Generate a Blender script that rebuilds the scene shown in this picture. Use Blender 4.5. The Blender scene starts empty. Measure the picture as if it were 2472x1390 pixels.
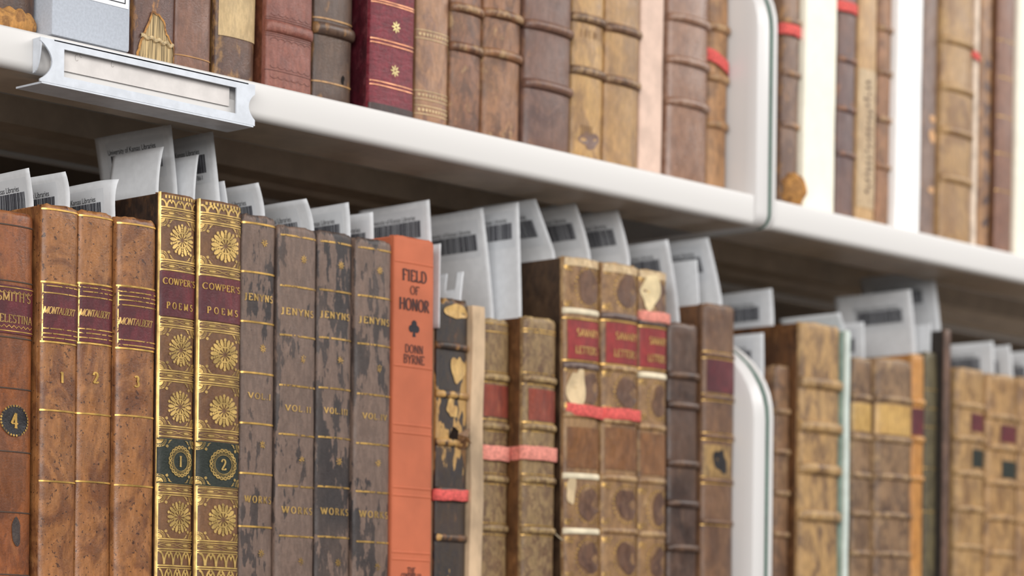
import bpy, bmesh, math, random
from mathutils import Vector, Matrix
SC = bpy.context.scene
COL = SC.collection
rnd = random.Random(7)
R = math.radians
# ------------------------------------------------------------------ camera
BASE = 1.30                                   # height of the lower shelf above the floor
F, PHI, ROLL, CX, CY = 6650.0, R(42.6), R(0.6), 1236.0, 1656.0
CAM = Vector((0, -1.082, BASE - 0.04))
FW = Vector((math.cos(PHI), math.sin(PHI), 0))
_r = Vector((math.sin(PHI), -math.cos(PHI), 0)); _u = Vector((0, 0, 1))
RT = _r * math.cos(ROLL) + _u * math.sin(ROLL)
UP = _u * math.cos(ROLL) - _r * math.sin(ROLL)
cd = bpy.data.cameras.new('camera'); cam = bpy.data.objects.new('camera', cd); COL.objects.link(cam)
m = Matrix((RT, UP, -FW)).transposed().to_4x4(); m.translation = CAM; cam.matrix_world = m
cd.sensor_width = 36; cd.lens = F * 36 / 2472; cd.shift_y = (CY - 695) / 2472; cd.clip_start = 0.05
cd.dof.use_dof = True; cd.dof.focus_distance = 1.36; cd.dof.aperture_fstop = 8.8
SC.camera = cam
# ------------------------------------------------------------------ light
wd = bpy.data.worlds.new('world'); SC.world = wd; wd.use_nodes = True
bg = wd.node_tree.nodes['Background']; bg.inputs[0].default_value = (1.0, 0.985, 0.965, 1); bg.inputs[1].default_value = 0.14
def area(name, loc, to, sx, sy, power, col=(1, .982, .962)):
    l = bpy.data.lights.new(name, 'AREA'); l.shape = 'RECTANGLE'; l.size = sx; l.size_y = sy; l.energy = power; l.color = col
    o = bpy.data.objects.new(name, l); COL.objects.link(o); o.location = loc
    o.rotation_euler = (Vector(to) - Vector(loc)).to_track_quat('-Z', 'Y').to_euler()
    return o
area('aisle_ceiling_light', (2.3, -1.35, BASE + 1.15), (1.7, 0.0, BASE + 0.15), 3.6, 0.6, 40)
area('far_fill_light', (-2.8, -3.7, BASE + 1.10), (1.2, 0.0, BASE + 0.15), 5.0, 1.6, 225)  # added fill from the left, brightens the slips under the shelf
SC.view_settings.view_transform = 'Standard'; SC.view_settings.look = 'None'
SC.view_settings.exposure = 0.08; SC.view_settings.gamma = 1.0; SC.view_settings.use_curve_mapping = False

# ------------------------------------------------------------------ helpers
def ray(px, py): return FW + RT * ((px - CX) / F) - UP * ((py - CY) / F)
def P(px, py, Y):                              # the point on the plane y = Y that the photo shows at (px, py)
    d = ray(px, py); return CAM + d * ((Y - CAM.y) / d.y)
def PX(px, py, X):
    d = ray(px, py); return CAM + d * ((X - CAM.x) / d.x)
def lin(c):
    c = c / 255.0
    return c / 12.92 if c <= .04045 else ((c + .055) / 1.055) ** 2.4
def rgb(c): return (lin(c[0]), lin(c[1]), lin(c[2]), 1)

class MB:
    def __init__(s): s.v = []; s.f = []; s.w = []
    def add(s, vs, fs, w=0.0):
        o = len(s.v); s.v += [tuple(p) for p in vs]; s.f += [tuple(i + o for i in f) for f in fs]
        s.w += list(w) if hasattr(w, '__len__') else [w] * len(vs)
    def grid(s, rows, w=None, close=False):
        n = len(rows[0]); o = len(s.v)
        for i, r_ in enumerate(rows):
            s.v += [tuple(p) for p in r_]; s.w += (list(w[i]) if w else [0.0] * n)
        for i in range(len(rows) - 1):
            for j in range(n - (0 if close else 1)):
                a, b = o + i * n + j, o + i * n + (j + 1) % n
                s.f.append((a, b, b + n, a + n))
    def box(s, x0, x1, y0, y1, z0, z1, w=0.0):
        s.add([(x0, y0, z0), (x1, y0, z0), (x1, y1, z0), (x0, y1, z0), (x0, y0, z1), (x1, y0, z1), (x1, y1, z1), (x0, y1, z1)],
              [(3, 2, 1, 0), (4, 5, 6, 7), (0, 1, 5, 4), (1, 2, 6, 5), (2, 3, 7, 6), (3, 0, 4, 7)], w)
    def build(s, name, mat, parent=None, smooth=False, bevel=0.0, seg=2):
        me = bpy.data.meshes.new(name); me.from_pydata(s.v, [], s.f); me.update()
        if any(s.w):
            a = me.attributes.new('wear', 'FLOAT', 'POINT'); a.data.foreach_set('value', s.w)
        if bevel:
            bm = bmesh.new(); bm.from_mesh(me)
            bmesh.ops.bevel(bm, geom=list(bm.edges), offset=bevel, segments=seg, affect='EDGES', profile=.5, clamp_overlap=True)
            bm.to_mesh(me); bm.free(); smooth = True
        if smooth:
            me.polygons.foreach_set('use_smooth', [True] * len(me.polygons))
            me.set_sharp_from_angle(angle=R(40))
        me.materials.append(mat)
        o = bpy.data.objects.new(name, me); COL.objects.link(o); o.parent = parent
        return o
def tag(o, label=None, cat=None, group=None, kind=None):
    for k, v in (('label', label), ('category', cat), ('group', group), ('kind', kind)):
        if v: o[k] = v
    return o
def empty(name, loc, label=None, cat=None, group=None):
    o = bpy.data.objects.new(name, None); COL.objects.link(o); o.location = loc; o.empty_display_size = .02
    return tag(o, label, cat, group)

# ------------------------------------------------------------------ materials
_seed = [0]
def newmat(name):
    mt = bpy.data.materials.new(name); mt.use_nodes = True; nt = mt.node_tree
    return mt, nt, nt.nodes['Principled BSDF'], nt.nodes, nt.links
def mapr(nt, src, a, b, lo=0.0, hi=1.0):
    n = nt.nodes.new('ShaderNodeMapRange'); n.interpolation_type = 'SMOOTHSTEP'
    n.inputs[1].default_value = a; n.inputs[2].default_value = b; n.inputs[3].default_value = lo; n.inputs[4].default_value = hi
    nt.links.new(src, n.inputs[0]); return n.outputs[0]
def mixc(nt, fac, a, b):
    n = nt.nodes.new('ShaderNodeMix'); n.data_type = 'RGBA'
    for sock, val in ((n.inputs[0], fac), (n.inputs[6], a), (n.inputs[7], b)):
        if isinstance(val, (int, float, tuple)): sock.default_value = val
        else: nt.links.new(val, sock)
    return n.outputs[2]
def noise(nt, vec, scale, detail=4, rough=.6, dist=0.0):
    n = nt.nodes.new('ShaderNodeTexNoise'); n.inputs['Scale'].default_value = scale; n.inputs['Detail'].default_value = detail
    n.inputs['Roughness'].default_value = rough; n.inputs['Distortion'].default_value = dist
    nt.links.new(vec, n.inputs['Vector']); return n.outputs['Fac']
def coords(nt, streak=1.0, flat=1.0):
    _seed[0] += 1
    tc = nt.nodes.new('ShaderNodeTexCoord'); mp = nt.nodes.new('ShaderNodeMapping')
    mp.inputs['Location'].default_value = (_seed[0] * 1.37, _seed[0] * .71, _seed[0] * 2.13); mp.inputs['Scale'].default_value = (1, flat, 1.0 / streak)
    nt.links.new(tc.outputs['Object'], mp.inputs[0]); return mp.outputs[0]
def mth(nt, op, a, b):
    n = nt.nodes.new('ShaderNodeMath'); n.operation = op
    for i, v in enumerate((a, b)):
        if isinstance(v, (int, float)): n.inputs[i].default_value = v
        else: nt.links.new(v, n.inputs[i])
    return n.outputs[0]
def leather(base, dark, light, mottle=.85, s=85, lo=.42, hi=.62, streak=1.6, wear=.5, ws=160, wlo=.58, whi=.72, speck=0., ss=620, slo=.63, speckc=(58, 38, 30), rough=.38, bump=.45, sharp=False, swirl=.9, edgek=.12, grain=.3, name='leather'):
    mt, nt, b, nd, lk = newmat(name)
    v = coords(nt, streak); v1 = coords(nt, 1.0)
    edge = nd.new('ShaderNodeAttribute'); edge.attribute_name = 'wear'
    n1 = noise(nt, v, s, 7, .62, 0.0 if sharp else swirl)
    if sharp:
        nl = noise(nt, coords(nt, 2.6), 34, 3, .55, .3)
        n1 = mth(nt, 'ADD', n1, mth(nt, 'MULTIPLY', mth(nt, 'SUBTRACT', nl, .5), 1.1))
        n1 = mth(nt, 'ADD', n1, mth(nt, 'MULTIPLY', edge.outputs['Fac'], edgek))
        lo, hi = lo, lo + .03
    n2 = noise(nt, v, ws, 6, .65); n3 = noise(nt, v1, ss, 3, .5)
    c = mixc(nt, mth(nt, 'MULTIPLY', mapr(nt, n1, lo, hi), mottle), rgb(base), rgb(dark))
    n4 = noise(nt, v1, 24, 3, .5)
    c = mixc(nt, mapr(nt, n4, .35, .72, 0, .32), c, rgb(tuple(.5 * (p + q) for p, q in zip(base, light))))
    at = nd.new('ShaderNodeAttribute'); at.attribute_name = 'wear'
    w = mth(nt, 'MULTIPLY', mapr(nt, mth(nt, 'ADD', n2, mth(nt, 'MULTIPLY', at.outputs['Fac'], .2)), wlo, whi), wear)
    c = mixc(nt, w, c, rgb(light))
    if speck: c = mixc(nt, mth(nt, 'MULTIPLY', mapr(nt, n3, slo, slo + .05), speck), c, rgb(speckc))
    g1 = noise(nt, coords(nt, 3.0), 420, 5, .7)
    c = mixc(nt, mapr(nt, g1, .38, .66, grain, 0), c, rgb(tuple(x * .42 for x in dark)))
    lk.new(c, b.inputs['Base Color'])
    nr = mapr(nt, n2, .3, .75, rough - .06, min(1, rough + .16)); lk.new(nr, b.inputs['Roughness'])
    b.inputs['Specular IOR Level'].default_value = .5
    bp = nd.new('ShaderNodeBump'); bp.inputs['Strength'].default_value = bump; bp.inputs['Distance'].default_value = .0006
    h = mth(nt, 'ADD', mth(nt, 'MULTIPLY', noise(nt, v1, 900, 4, .6), .5), n2)
    lk.new(h, bp.inputs['Height']); lk.new(bp.outputs[0], b.inputs['Normal'])
    return mt
def plain(name, c, rough=.5, metal=0.0, var=.06, s=90, bump=0.0, bs=900, spec=.4, stretch=1.0):
    mt, nt, b, nd, lk = newmat(name)
    v = coords(nt, stretch); n = noise(nt, v, s, 4, .6)
    dk = tuple(max(0, x * (1 - var * 2)) for x in c); lt = tuple(min(255, x * (1 + var)) for x in c)
    lk.new(mixc(nt, mapr(nt, n, .3, .7), rgb(dk), rgb(lt)), b.inputs['Base Color'])
    b.inputs['Roughness'].default_value = rough; b.inputs['Metallic'].default_value = metal; b.inputs['Specular IOR Level'].default_value = spec
    if bump:
        bp = nd.new('ShaderNodeBump'); bp.inputs['Strength'].default_value = bump; bp.inputs['Distance'].default_value = .0005
        lk.new(noise(nt, v, bs, 3, .6), bp.inputs['Height']); lk.new(bp.outputs[0], b.inputs['Normal'])
    return mt
def gilt(name, c=(222, 178, 98), broken=.2, rough=.36, metal=.6, s=420):
    mt, nt, b, nd, lk = newmat(name)
    v = coords(nt); n = noise(nt, v, s, 5, .65); n2 = noise(nt, v, 130, 3, .6)
    lk.new(mixc(nt, mapr(nt, n2, .3, .7), rgb(tuple(x * .8 for x in c)), rgb(tuple(min(255, x * 1.12) for x in c))), b.inputs['Base Color'])
    b.inputs['Metallic'].default_value = metal; b.inputs['Roughness'].default_value = rough
    tr = nd.new('ShaderNodeBsdfTransparent'); mx = nd.new('ShaderNodeMixShader')
    lk.new(mapr(nt, n, .5 - .32 + .32 * broken * 1.6, .5 - .24 + .32 * broken * 1.6), mx.inputs[0])
    lk.new(tr.outputs[0], mx.inputs[1]); lk.new(b.outputs[0], mx.inputs[2]); lk.new(mx.outputs[0], nd['Material Output'].inputs[0])
    return mt
def pages_mat(name, c=(196, 170, 130), lines='X'):
    mt, nt, b, nd, lk = newmat(name); tc = nd.new('ShaderNodeTexCoord'); mp = nd.new('ShaderNodeMapping')
    mp.inputs['Scale'].default_value = (1, .04, .04); lk.new(tc.outputs['Object'], mp.inputs[0])
    n = noise(nt, mp.outputs[0], 1500, 2, .5)
    lk.new(mixc(nt, mapr(nt, n, .35, .65), rgb(tuple(x * .6 for x in c)), rgb(c)), b.inputs['Base Color']); b.inputs['Roughness'].default_value = .85
    return mt

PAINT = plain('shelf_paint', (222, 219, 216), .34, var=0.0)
PAINT_SHADED = plain('shelf_paint_shaded', (190, 172, 152), .45, var=.03, s=60)  # same shelf paint, with the shade under the shelf mixed into its colour
PLATEM = plain('bracket_paint', (222, 219, 217), .3, var=0.0)
SEAM = plain('green_seam', (70, 112, 96), .5)
ZINC = plain('zinc_plate', (216, 221, 229), .4, metal=.08, var=.02, s=140, bump=.05, bs=700)
CARD = plain('label_card', (226, 220, 216), .7, var=.02)
PAPER = plain('slip_paper', (226, 228, 231), .75, var=.012, s=200)
STICK = plain('sticker_paper', (218, 221, 225), .6, var=.01)
INKG = plain('barcode_ink', (58, 58, 66), .7); INK = plain('black_ink', (34, 34, 40), .7)
PAGES = pages_mat('pages')
GOLD = gilt('gilt', broken=.12); GOLDB = gilt('worn_gilt', (214, 172, 98), broken=.42); GOLDC = gilt('bright_gilt', (220, 184, 112), broken=.09, rough=.36, metal=.5)
TAPE = plain('pink_cotton_tape', (224, 98, 92), .85, var=.08, s=500, bump=.4, bs=2500)
TAPE2 = plain('faded_salmon_tape', (232, 148, 132), .85, var=.07, s=500, bump=.4, bs=2500)
MAROON = leather((104, 36, 44), (70, 26, 34), (140, 66, 66), mottle=.7, s=60, wear=.35, rough=.5, name='maroon_label')
REDLAB = leather((158, 44, 44), (124, 34, 38), (190, 96, 78), mottle=.6, s=60, wear=.35, rough=.5, name='red_label')
GREENLAB = leather((34, 42, 34), (20, 26, 22), (66, 72, 58), mottle=.6, s=60, wear=.2, rough=.5, name='green_label')
BLACKLAB = leather((40, 38, 42), (24, 22, 26), (80, 70, 62), mottle=.6, s=90, wear=.3, name='black_label')

# ------------------------------------------------------------------ stroke lettering
def arc(cx, cy, rx, ry, a0, a1, n=14): return [(cx + rx * math.cos(R(a0 + (a1 - a0) * i / n)), cy + ry * math.sin(R(a0 + (a1 - a0) * i / n))) for i in range(n + 1)]
L_ = lambda *p: list(p)
GL = {  # width, strokes, serif feet
 'A': (.78, [L_((.06, 0), (.39, 1)), L_((.39, 1), (.72, 0)), L_((.19, .34), (.59, .34))], [(.06, 0), (.72, 0)]),
 'B': (.62, [L_((.12, 0), (.12, 1)), [(.12, 1)] + arc(.32, .76, .2, .24, 90, -90) + [(.12, .52)], [(.12, .52)] + arc(.32, .26, .25, .26, 90, -90) + [(.12, 0)]], [(.12, 0), (.12, 1)]),
 'C': (.72, [arc(.4, .5, .33, .5, 40, 320, 22)], []),
 'D': (.72, [L_((.12, 0), (.12, 1)), [(.12, 1)] + arc(.3, .5, .36, .5, 90, -90, 20) + [(.12, 0)]], [(.12, 0), (.12, 1)]),
 'E': (.6, [L_((.12, 0), (.12, 1)), L_((.12, 1), (.52, 1)), L_((.12, .52), (.42, .52)), L_((.12, 0), (.54, 0)), L_((.52, .84), (.52, 1)), L_((.54, 0), (.54, .17))], [(.12, 0), (.12, 1)]),
 'F': (.56, [L_((.12, 0), (.12, 1)), L_((.12, 1), (.52, 1)), L_((.12, .52), (.42, .52)), L_((.52, .84), (.52, 1))], [(.12, 0), (.12, 1)]),
 'H': (.76, [L_((.13, 0), (.13, 1)), L_((.63, 0), (.63, 1)), L_((.13, .52), (.63, .52))], [(.13, 0), (.13, 1), (.63, 0), (.63, 1)]),
 'I': (.3, [L_((.15, 0), (.15, 1))], [(.15, 0), (.15, 1)]),
 'J': (.42, [[(.28, 1), (.28, .2)] + arc(.14, .14, .14, .18, 0, -120, 8)], [(.28, 1)]),
 'K': (.72, [L_((.12, 0), (.12, 1)), L_((.12, .42), (.58, 1)), L_((.27, .6), (.64, 0))], [(.12, 0), (.12, 1), (.64, 0), (.58, 1)]),
 'L': (.58, [L_((.12, 0), (.12, 1)), L_((.12, 0), (.52, 0)), L_((.52, 0), (.52, .18))], [(.12, 0), (.12, 1)]),
 'M': (.92, [L_((.13, 0), (.13, 1)), L_((.13, 1), (.46, .1)), L_((.46, .1), (.79, 1)), L_((.79, 1), (.79, 0))], [(.13, 0), (.79, 0), (.1, 1), (.82, 1)]),
 'N': (.78, [L_((.13, 0), (.13, 1)), L_((.13, 1), (.65, 0)), L_((.65, 0), (.65, 1))], [(.13, 0), (.1, 1), (.65, 1)]),
 'O': (.78, [arc(.39, .5, .33, .5, 90, 450, 30)], []),
 'P': (.6, [L_((.12, 0), (.12, 1)), [(.12, 1)] + arc(.31, .74, .23, .26, 90, -90) + [(.12, .48)]], [(.12, 0), (.12, 1)]),
 'R': (.68, [L_((.12, 0), (.12, 1)), [(.12, 1)] + arc(.31, .75, .22, .25, 90, -90) + [(.12, .5)], L_((.3, .5), (.62, 0))], [(.12, 0), (.12, 1), (.62, 0)]),
 'S': (.56, [arc(.28, .74, .2, .26, 30, 270, 14)[:-1] + arc(.28, .25, .22, .25, 90, -150, 14)], []),
 'T': (.66, [L_((.33, 0), (.33, 1)), L_((.05, 1), (.61, 1)), L_((.05, .84), (.05, 1)), L_((.61, .84), (.61, 1))], [(.33, 0)]),
 'U': (.72, [[(.13, 1), (.13, .3)] + arc(.36, .3, .23, .3, 180, 360) + [(.59, 1)]], [(.13, 1), (.59, 1)]),
 'V': (.72, [L_((.05, 1), (.36, 0)), L_((.36, 0), (.67, 1))], [(.05, 1), (.67, 1)]),
 'W': (1.0, [L_((.05, 1), (.28, 0)), L_((.28, 0), (.5, .9)), L_((.5, .9), (.72, 0)), L_((.72, 0), (.95, 1))], [(.05, 1), (.5, 1), (.95, 1)]),
 'Y': (.7, [L_((.05, 1), (.35, .48)), L_((.65, 1), (.35, .48)), L_((.35, .48), (.35, 0))], [(.05, 1), (.65, 1), (.35, 0)]),
 '.': (.24, [L_((.12, 0), (.12, .12))], []), "'": (.22, [L_((.11, .74), (.13, 1.02))], []), ' ': (.36, [], []),
 '1': (.42, [L_((.22, 0), (.22, 1)), L_((.22, 1), (.06, .84))], [(.22, 0)]),
 '2': (.6, [[(.08, .74)] + arc(.3, .74, .22, .26, 170, -20, 12) + [(.4, .45), (.08, 0)], L_((.06, .02), (.55, .02)), L_((.55, .02), (.56, .16))], []),
 '3': (.56, [arc(.27, .76, .2, .24, 150, -80, 12) + arc(.27, .26, .24, .27, 80, -150, 14)], []),
 '4': (.62, [L_((.42, 0), (.42, 1)), L_((.42, 1), (.06, .3)), L_((.06, .3), (.6, .3))], [(.42, 0)]),
}
def strip(pts, wf):
    vs = []
    for i, p in enumerate(pts):
        a = pts[max(0, i - 1)]; b = pts[min(len(pts) - 1, i + 1)]
        dx, dy = b[0] - a[0], b[1] - a[1]; l = math.hypot(dx, dy) or 1; w = wf(dx / l, dy / l) / 2 if callable(wf) else wf / 2
        vs += [(p[0] - dy / l * w, p[1] + dx / l * w), (p[0] + dy / l * w, p[1] - dx / l * w)]
    return vs, [(2 * i, 2 * i + 1, 2 * i + 3, 2 * i + 2) for i in range(len(pts) - 1)]
def text2d(txt, h, width=None, bold=1.0, slant=0.0, track=.08, drop=None):
    """capitals drawn with a broad pen, centred on (0, 0): list of (verts, faces)"""
    out = []; x = 0; items = []
    for ch in txt:
        g = GL[ch]; items.append((x, g)); x += g[0] + track
    tot = x - track; sx = (width / tot) if width else h
    pen = lambda dx, dy: h * bold * (.082 + .10 * abs(dy) ** 1.3)
    for k, (x0, g) in enumerate(items):
        if drop and k in drop: continue
        T = lambda p: ((x0 + p[0] - tot / 2) * sx + slant * (p[1] - .5) * h, (p[1] - .5) * h)
        for st in g[1]:
            n = 6 if len(st) == 2 else 1
            q = []
            for a, b in zip(st, st[1:]):
                q += [(a[0] + (b[0] - a[0]) * i / n, a[1] + (b[1] - a[1]) * i / n) for i in range(n)]
            q.append(st[-1]); out.append(strip([T(p) for p in q], pen))
        for (fx, fy) in g[2]:
            y = fy + (.025 if fy < .5 else -.025); out.append(strip([T((fx - .12, y)), T((fx, y)), T((fx + .12, y))], h * bold * .075))
    return out
def poly(pts):
    c = (sum(p[0] for p in pts) / len(pts), sum(p[1] for p in pts) / len(pts))
    n = len(pts); return [c] + list(pts), [(0, 1 + i, 1 + (i + 1) % n) for i in range(n)]
def ell(cx, cz, rx, rz, n=12, rot=0.0):
    c, s = math.cos(rot), math.sin(rot); pts = []
    for i in range(n):
        a = 2 * math.pi * i / n; x, z = rx * math.cos(a), rz * math.sin(a); pts.append((cx + x * c - z * s, cz + x * s + z * c))
    return poly(pts)
def ring(cx, cz, rx, rz, w, n=36, a0=0, a1=360): return strip([(cx + rx * math.cos(R(a0 + (a1 - a0) * i / n)), cz + rz * math.sin(R(a0 + (a1 - a0) * i / n))) for i in range(n + 1)], w)
def blob(cx, cz, rx, rz, seed, n=26, rough=.3):
    q = random.Random(seed); ph = [q.uniform(0, 6.28) for _ in range(5)]; pts = []
    for i in range(n):
        a = 2 * math.pi * i / n; k = 1 + rough * sum(math.sin((j + 2) * a + ph[j]) / (j + 1.4) for j in range(5)); pts.append((cx + rx * k * math.cos(a), cz + rz * k * math.sin(a)))
    return poly(pts)
def move(shapes, dx, dz, sx=1.0, sz=1.0): return [([(x * sx + dx, z * sz + dz) for x, z in v], f) for v, f in shapes]

# ------------------------------------------------------------------ the book
class Book:
    def __init__(s, name, label, X0, X1, p, h, zb, mat, bmat=None, bulge=.17, n=2.3, depth=.125, lean=0.0, group=None, cat='book', cap=.0016, tops=None, pages=None, bump_top=.0005, pxmid=None, loose=False):
        s.w = X1 - X0; s.h = h; s.b = max(.0012, bulge * s.w); s.n = n; s.D = depth; s.p = p; s.zb = zb; s.lean = lean; s.mat = mat; s.X0, s.X1 = X0, X1; s.pxm = pxmid
        s.root = empty(name, ((X0 + X1) / 2, -p, zb), label, cat, group); s.root.rotation_euler = (0, R(lean), 0)
        q = random.Random(hash(label) % 9999 if False else len(label) * 31 + int(X0 * 1e4))
        t = min(.0024, s.w * .12); bmat = bmat or mat
        # spine
        mb = MB(); N = 36; th = [-90 + 180 * i / N for i in range(N + 1)]; rows = []; wr = []
        zs = [0, .0006, .0016, .003] + [h * k / 26 for k in range(1, 26)] + [h - .003, h - .0016, h - .0006, h]
        ins = {0: .0013, .0006: .0006, .0016: .0002, h - .0016: .0002, h - .0006: .0006, h: .0013}
        ph = [q.uniform(0, 6.28) for _ in range(6)]
        s.wob = lambda z: .00022 * (math.sin(z * 61 + ph[0]) + .6 * math.sin(z * 137 + ph[1]))
        for z in zs:
            i_ = ins.get(z, 0) * cap / .0016; rw = []; ww = []
            wob = s.wob(z)
            for a in th:
                x, y = s.prof(a); d = math.hypot(x, y) or 1
                zz = z
                if z > h - .004: zz = z + bump_top * (math.sin(a * .09 + ph[2]) + .7 * math.sin(a * .21 + ph[3])) * (1 - (h - z) / .004)
                rw.append((x * (1 - i_ / s.w), y + i_ + wob * abs(y / s.b), zz))
                ww.append(max((abs(a) / 90) ** 7 * .8, 1 - min(1, (h - z) / .004), 1 - min(1, z / .006)))
            x0, x1 = -s.w / 2, s.w / 2
            rw = [(x0, .0025, z)] + rw + [(x1, .0025, z)]; ww = [0.] + ww + [0.]
            rows.append(rw); wr.append(ww)
        mb.grid(rows, wr, close=True); n_ = N + 3
        mb.f.append(tuple(range(n_))[::-1]); mb.f.append(tuple(range((len(zs) - 1) * n_, len(zs) * n_)))
        s.spine = mb.build('spine', mat, s.root, smooth=True)
        for sg in (-1, 1):
            mb = MB(); xa, xb = (-s.w / 2 - .0001, -s.w / 2 + t) if sg < 0 else (s.w / 2 - t, s.w / 2 + .0001)
            mb.box(xa, xb, .0006, depth, .0004, h - .0006, .25); mb.build('board', bmat, s.root, bevel=.0006, seg=1)
        mb = MB(); mb.box(-s.w / 2 + t, s.w / 2 - t, .0026, depth - .004, .0035, h - .0045); mb.build('text_block', pages or PAGES, s.root)
    def prof(s, a):
        e = 2.0 / s.n; sn, cs = math.sin(R(a)), math.cos(R(a))
        return math.copysign(abs(sn) ** e, sn) * s.w / 2, -s.b * max(0, cs) ** e
    def map(s, x, z, off=.00015):
        u = max(-.999, min(.999, x / (s.w / 2))); y = -s.b * (1 - abs(u) ** s.n) ** (1 / s.n)
        nx = math.copysign(abs(u) ** (s.n - 1), u) / (s.w / 2); ny = -(abs(y / s.b) ** (s.n - 1)) / s.b; l = math.hypot(nx, ny)
        return (x + nx / l * (off + .00012), y + ny / l * (off + .00012) + s.wob(z) * abs(y / s.b), z)
    def zp(s, py, px=None):                      # height on the spine of the photo's row py
        return P(px if px is not None else s.pxm, py, -s.p - s.b).z - s.zb
    def decal(s, name, shapes, mat, off=.00015, parent=None, label=None):
        mb = MB()
        for v, f in shapes: mb.add([s.map(x, z, off) for x, z in v], f)
        o = mb.build(name, mat, parent or s.root, smooth=True); return tag(o, label)
    def decals(s, name, shapes, mat, off=.00015, parent=None):
        for sh in shapes: s.decal(name, [sh] if isinstance(sh, tuple) else sh, mat, off, parent)
    def line(s, z, w=.0007, a0=-84, a1=84, dz=0.0, n=22):
        pts = []
        for i in range(n + 1):
            a = a0 + (a1 - a0) * i / n; pts.append((s.prof(a)[0], z + dz * (i / n)))
        return strip(pts, w)
    def panel(s, z0, z1, mat, a0=-80, a1=80, off=.0003, name='title_label', label=None, rag=0.0):
        mb = MB(); n = 20; m_ = 6; rows = []
        q = random.Random(int(z0 * 1e5))
        for k in range(m_ + 1):
            z = z0 + (z1 - z0) * k / m_
            rows.append([s.map(s.prof(a0 + (a1 - a0) * i / n)[0], z + (rag * q.uniform(-1, 1) if k in (0, m_) else 0), off) for i in range(n + 1)])
        bx = rows[0]; tx = rows[-1]
        rows = [[(x, y + off + .0003, z) for x, y, z in bx]] + rows + [[(x, y + off + .0003, z) for x, y, z in tx]]
        mb.grid(rows); return tag(mb.build(name, mat, s.root, smooth=True), label)
    def band(s, z, mat=None, r=.0019, prot=.0013, a0=-88, a1=88, name='raised_band', q=None):
        mb = MB(); rows = []; wr = []; N = 18
        for i in range(N + 1):
            a = a0 + (a1 - a0) * i / N; rw = []; ww = []
            k = 1 - .97 * (abs(a) / 90) ** 5
            for j in range(9):
                f = math.pi * j / 8; x = s.prof(a)[0]
                rw.append(s.map(x, z - r * math.cos(f), -.0002 + prot * k * math.sin(f) ** .8)); ww.append(.75 * math.sin(f))
            rows.append(rw); wr.append(ww)
        mb.grid(rows, wr); return mb.build(name, mat or s.mat, s.root, smooth=True)
def tape(bk, z, h, mat, label, cat='tie', tilt=0.0, group='cotton ties around books'):
    """a flat woven tie round spine and boards"""
    o = empty('cotton_tie', (bk.root.location.x, bk.root.location.y, bk.zb + z), label, cat, group); o.rotation_euler = (0, R(bk.lean), 0)
    mb = MB(); out = []
    for i in range(25): 
        x, y, _ = bk.map(bk.prof(-88 + 176 * i / 24)[0], z, .0016); out.append((x, y))
    e = bk.w / 2 + .00022
    out = [(-e, bk.D + .0003), (-e, bk.D * .5), (-e, .002)] + out + [(e, .002), (e, bk.D * .5), (e, bk.D + .0003)]
    rows = []
    for k, zz in enumerate((-h / 2, -h * .46, 0, h * .46, h / 2)):
        rows.append([(x * (1 + (0 if k in (0, 4) else .0)), y - (.0002 if k in (1, 2, 3) else 0), zz + .00015 * math.sin(i * .7 + z * 900) + tilt * x) for i, (x, y) in enumerate(out)])
    mb.grid(rows, close=True); mb.build('band', mat, o, smooth=True); return o

def rowspec(row, zb):
    """photo columns of the spine's edges -> world x; neighbours kept apart"""
    last = -9
    for d in row:
        pr = d.get('pyr', 950 if zb < BASE + .1 else None)
        py = pr if pr is not None else 60 + .226 * d['x'][0]
        a = P(d['x'][0], py, -d['p']); b = P(d['x'][1], py, -d['p'])
        k = math.tan(R(d.get('lean', 0)))
        xa = a.x - k * (a.z - zb); xb = b.x - k * (b.z - zb)
        xa = max(xa, last + .0003, d.get('xmin', -9)); xb = min(xb, d.get('xmax', 9)); xb = max(xb, xa + .005); last = xb
        d['X'] = (xa, xb); d['mid'] = .5 * (d['x'][0] + d['x'][1])
        d['h'] = d['H'] if 'H' in d else P(d['x'][0] + 8, d['y'], -d['p']).z - zb
def make(d, zb, **kw):
    o = Book(d.get('name', 'leather_book'), d['L'], d['X'][0], d['X'][1], d['p'], d['h'], zb, d['m'], d.get('bm'), bulge=d.get('bulge', .17), n=d.get('n', 2.3), depth=d.get('D', .125), lean=d.get('lean', 0), group=d.get('g'), pages=d.get('pages'), pxmid=d['mid'], cap=d.get('cap', .0016), bump_top=d.get('bt', .0003))
    for y in d.get('bands', []): o.band(o.zp(y), d.get('bandm'), r=d.get('br', .0019) * 1.15, prot=d.get('bp', .0013) * 1.5)
    for a in d.get('labels', []): o.panel(o.zp(a[1]), o.zp(a[0]), a[2], *(a[3:5] if len(a) > 3 else ()))
    if d.get('lines'): o.decals('gilt_line', [o.line(o.zp(y), d.get('lw', .0006), *d.get('la', (-84, 84))) for y in d['lines']], d.get('gm', GOLD))
    return o

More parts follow.
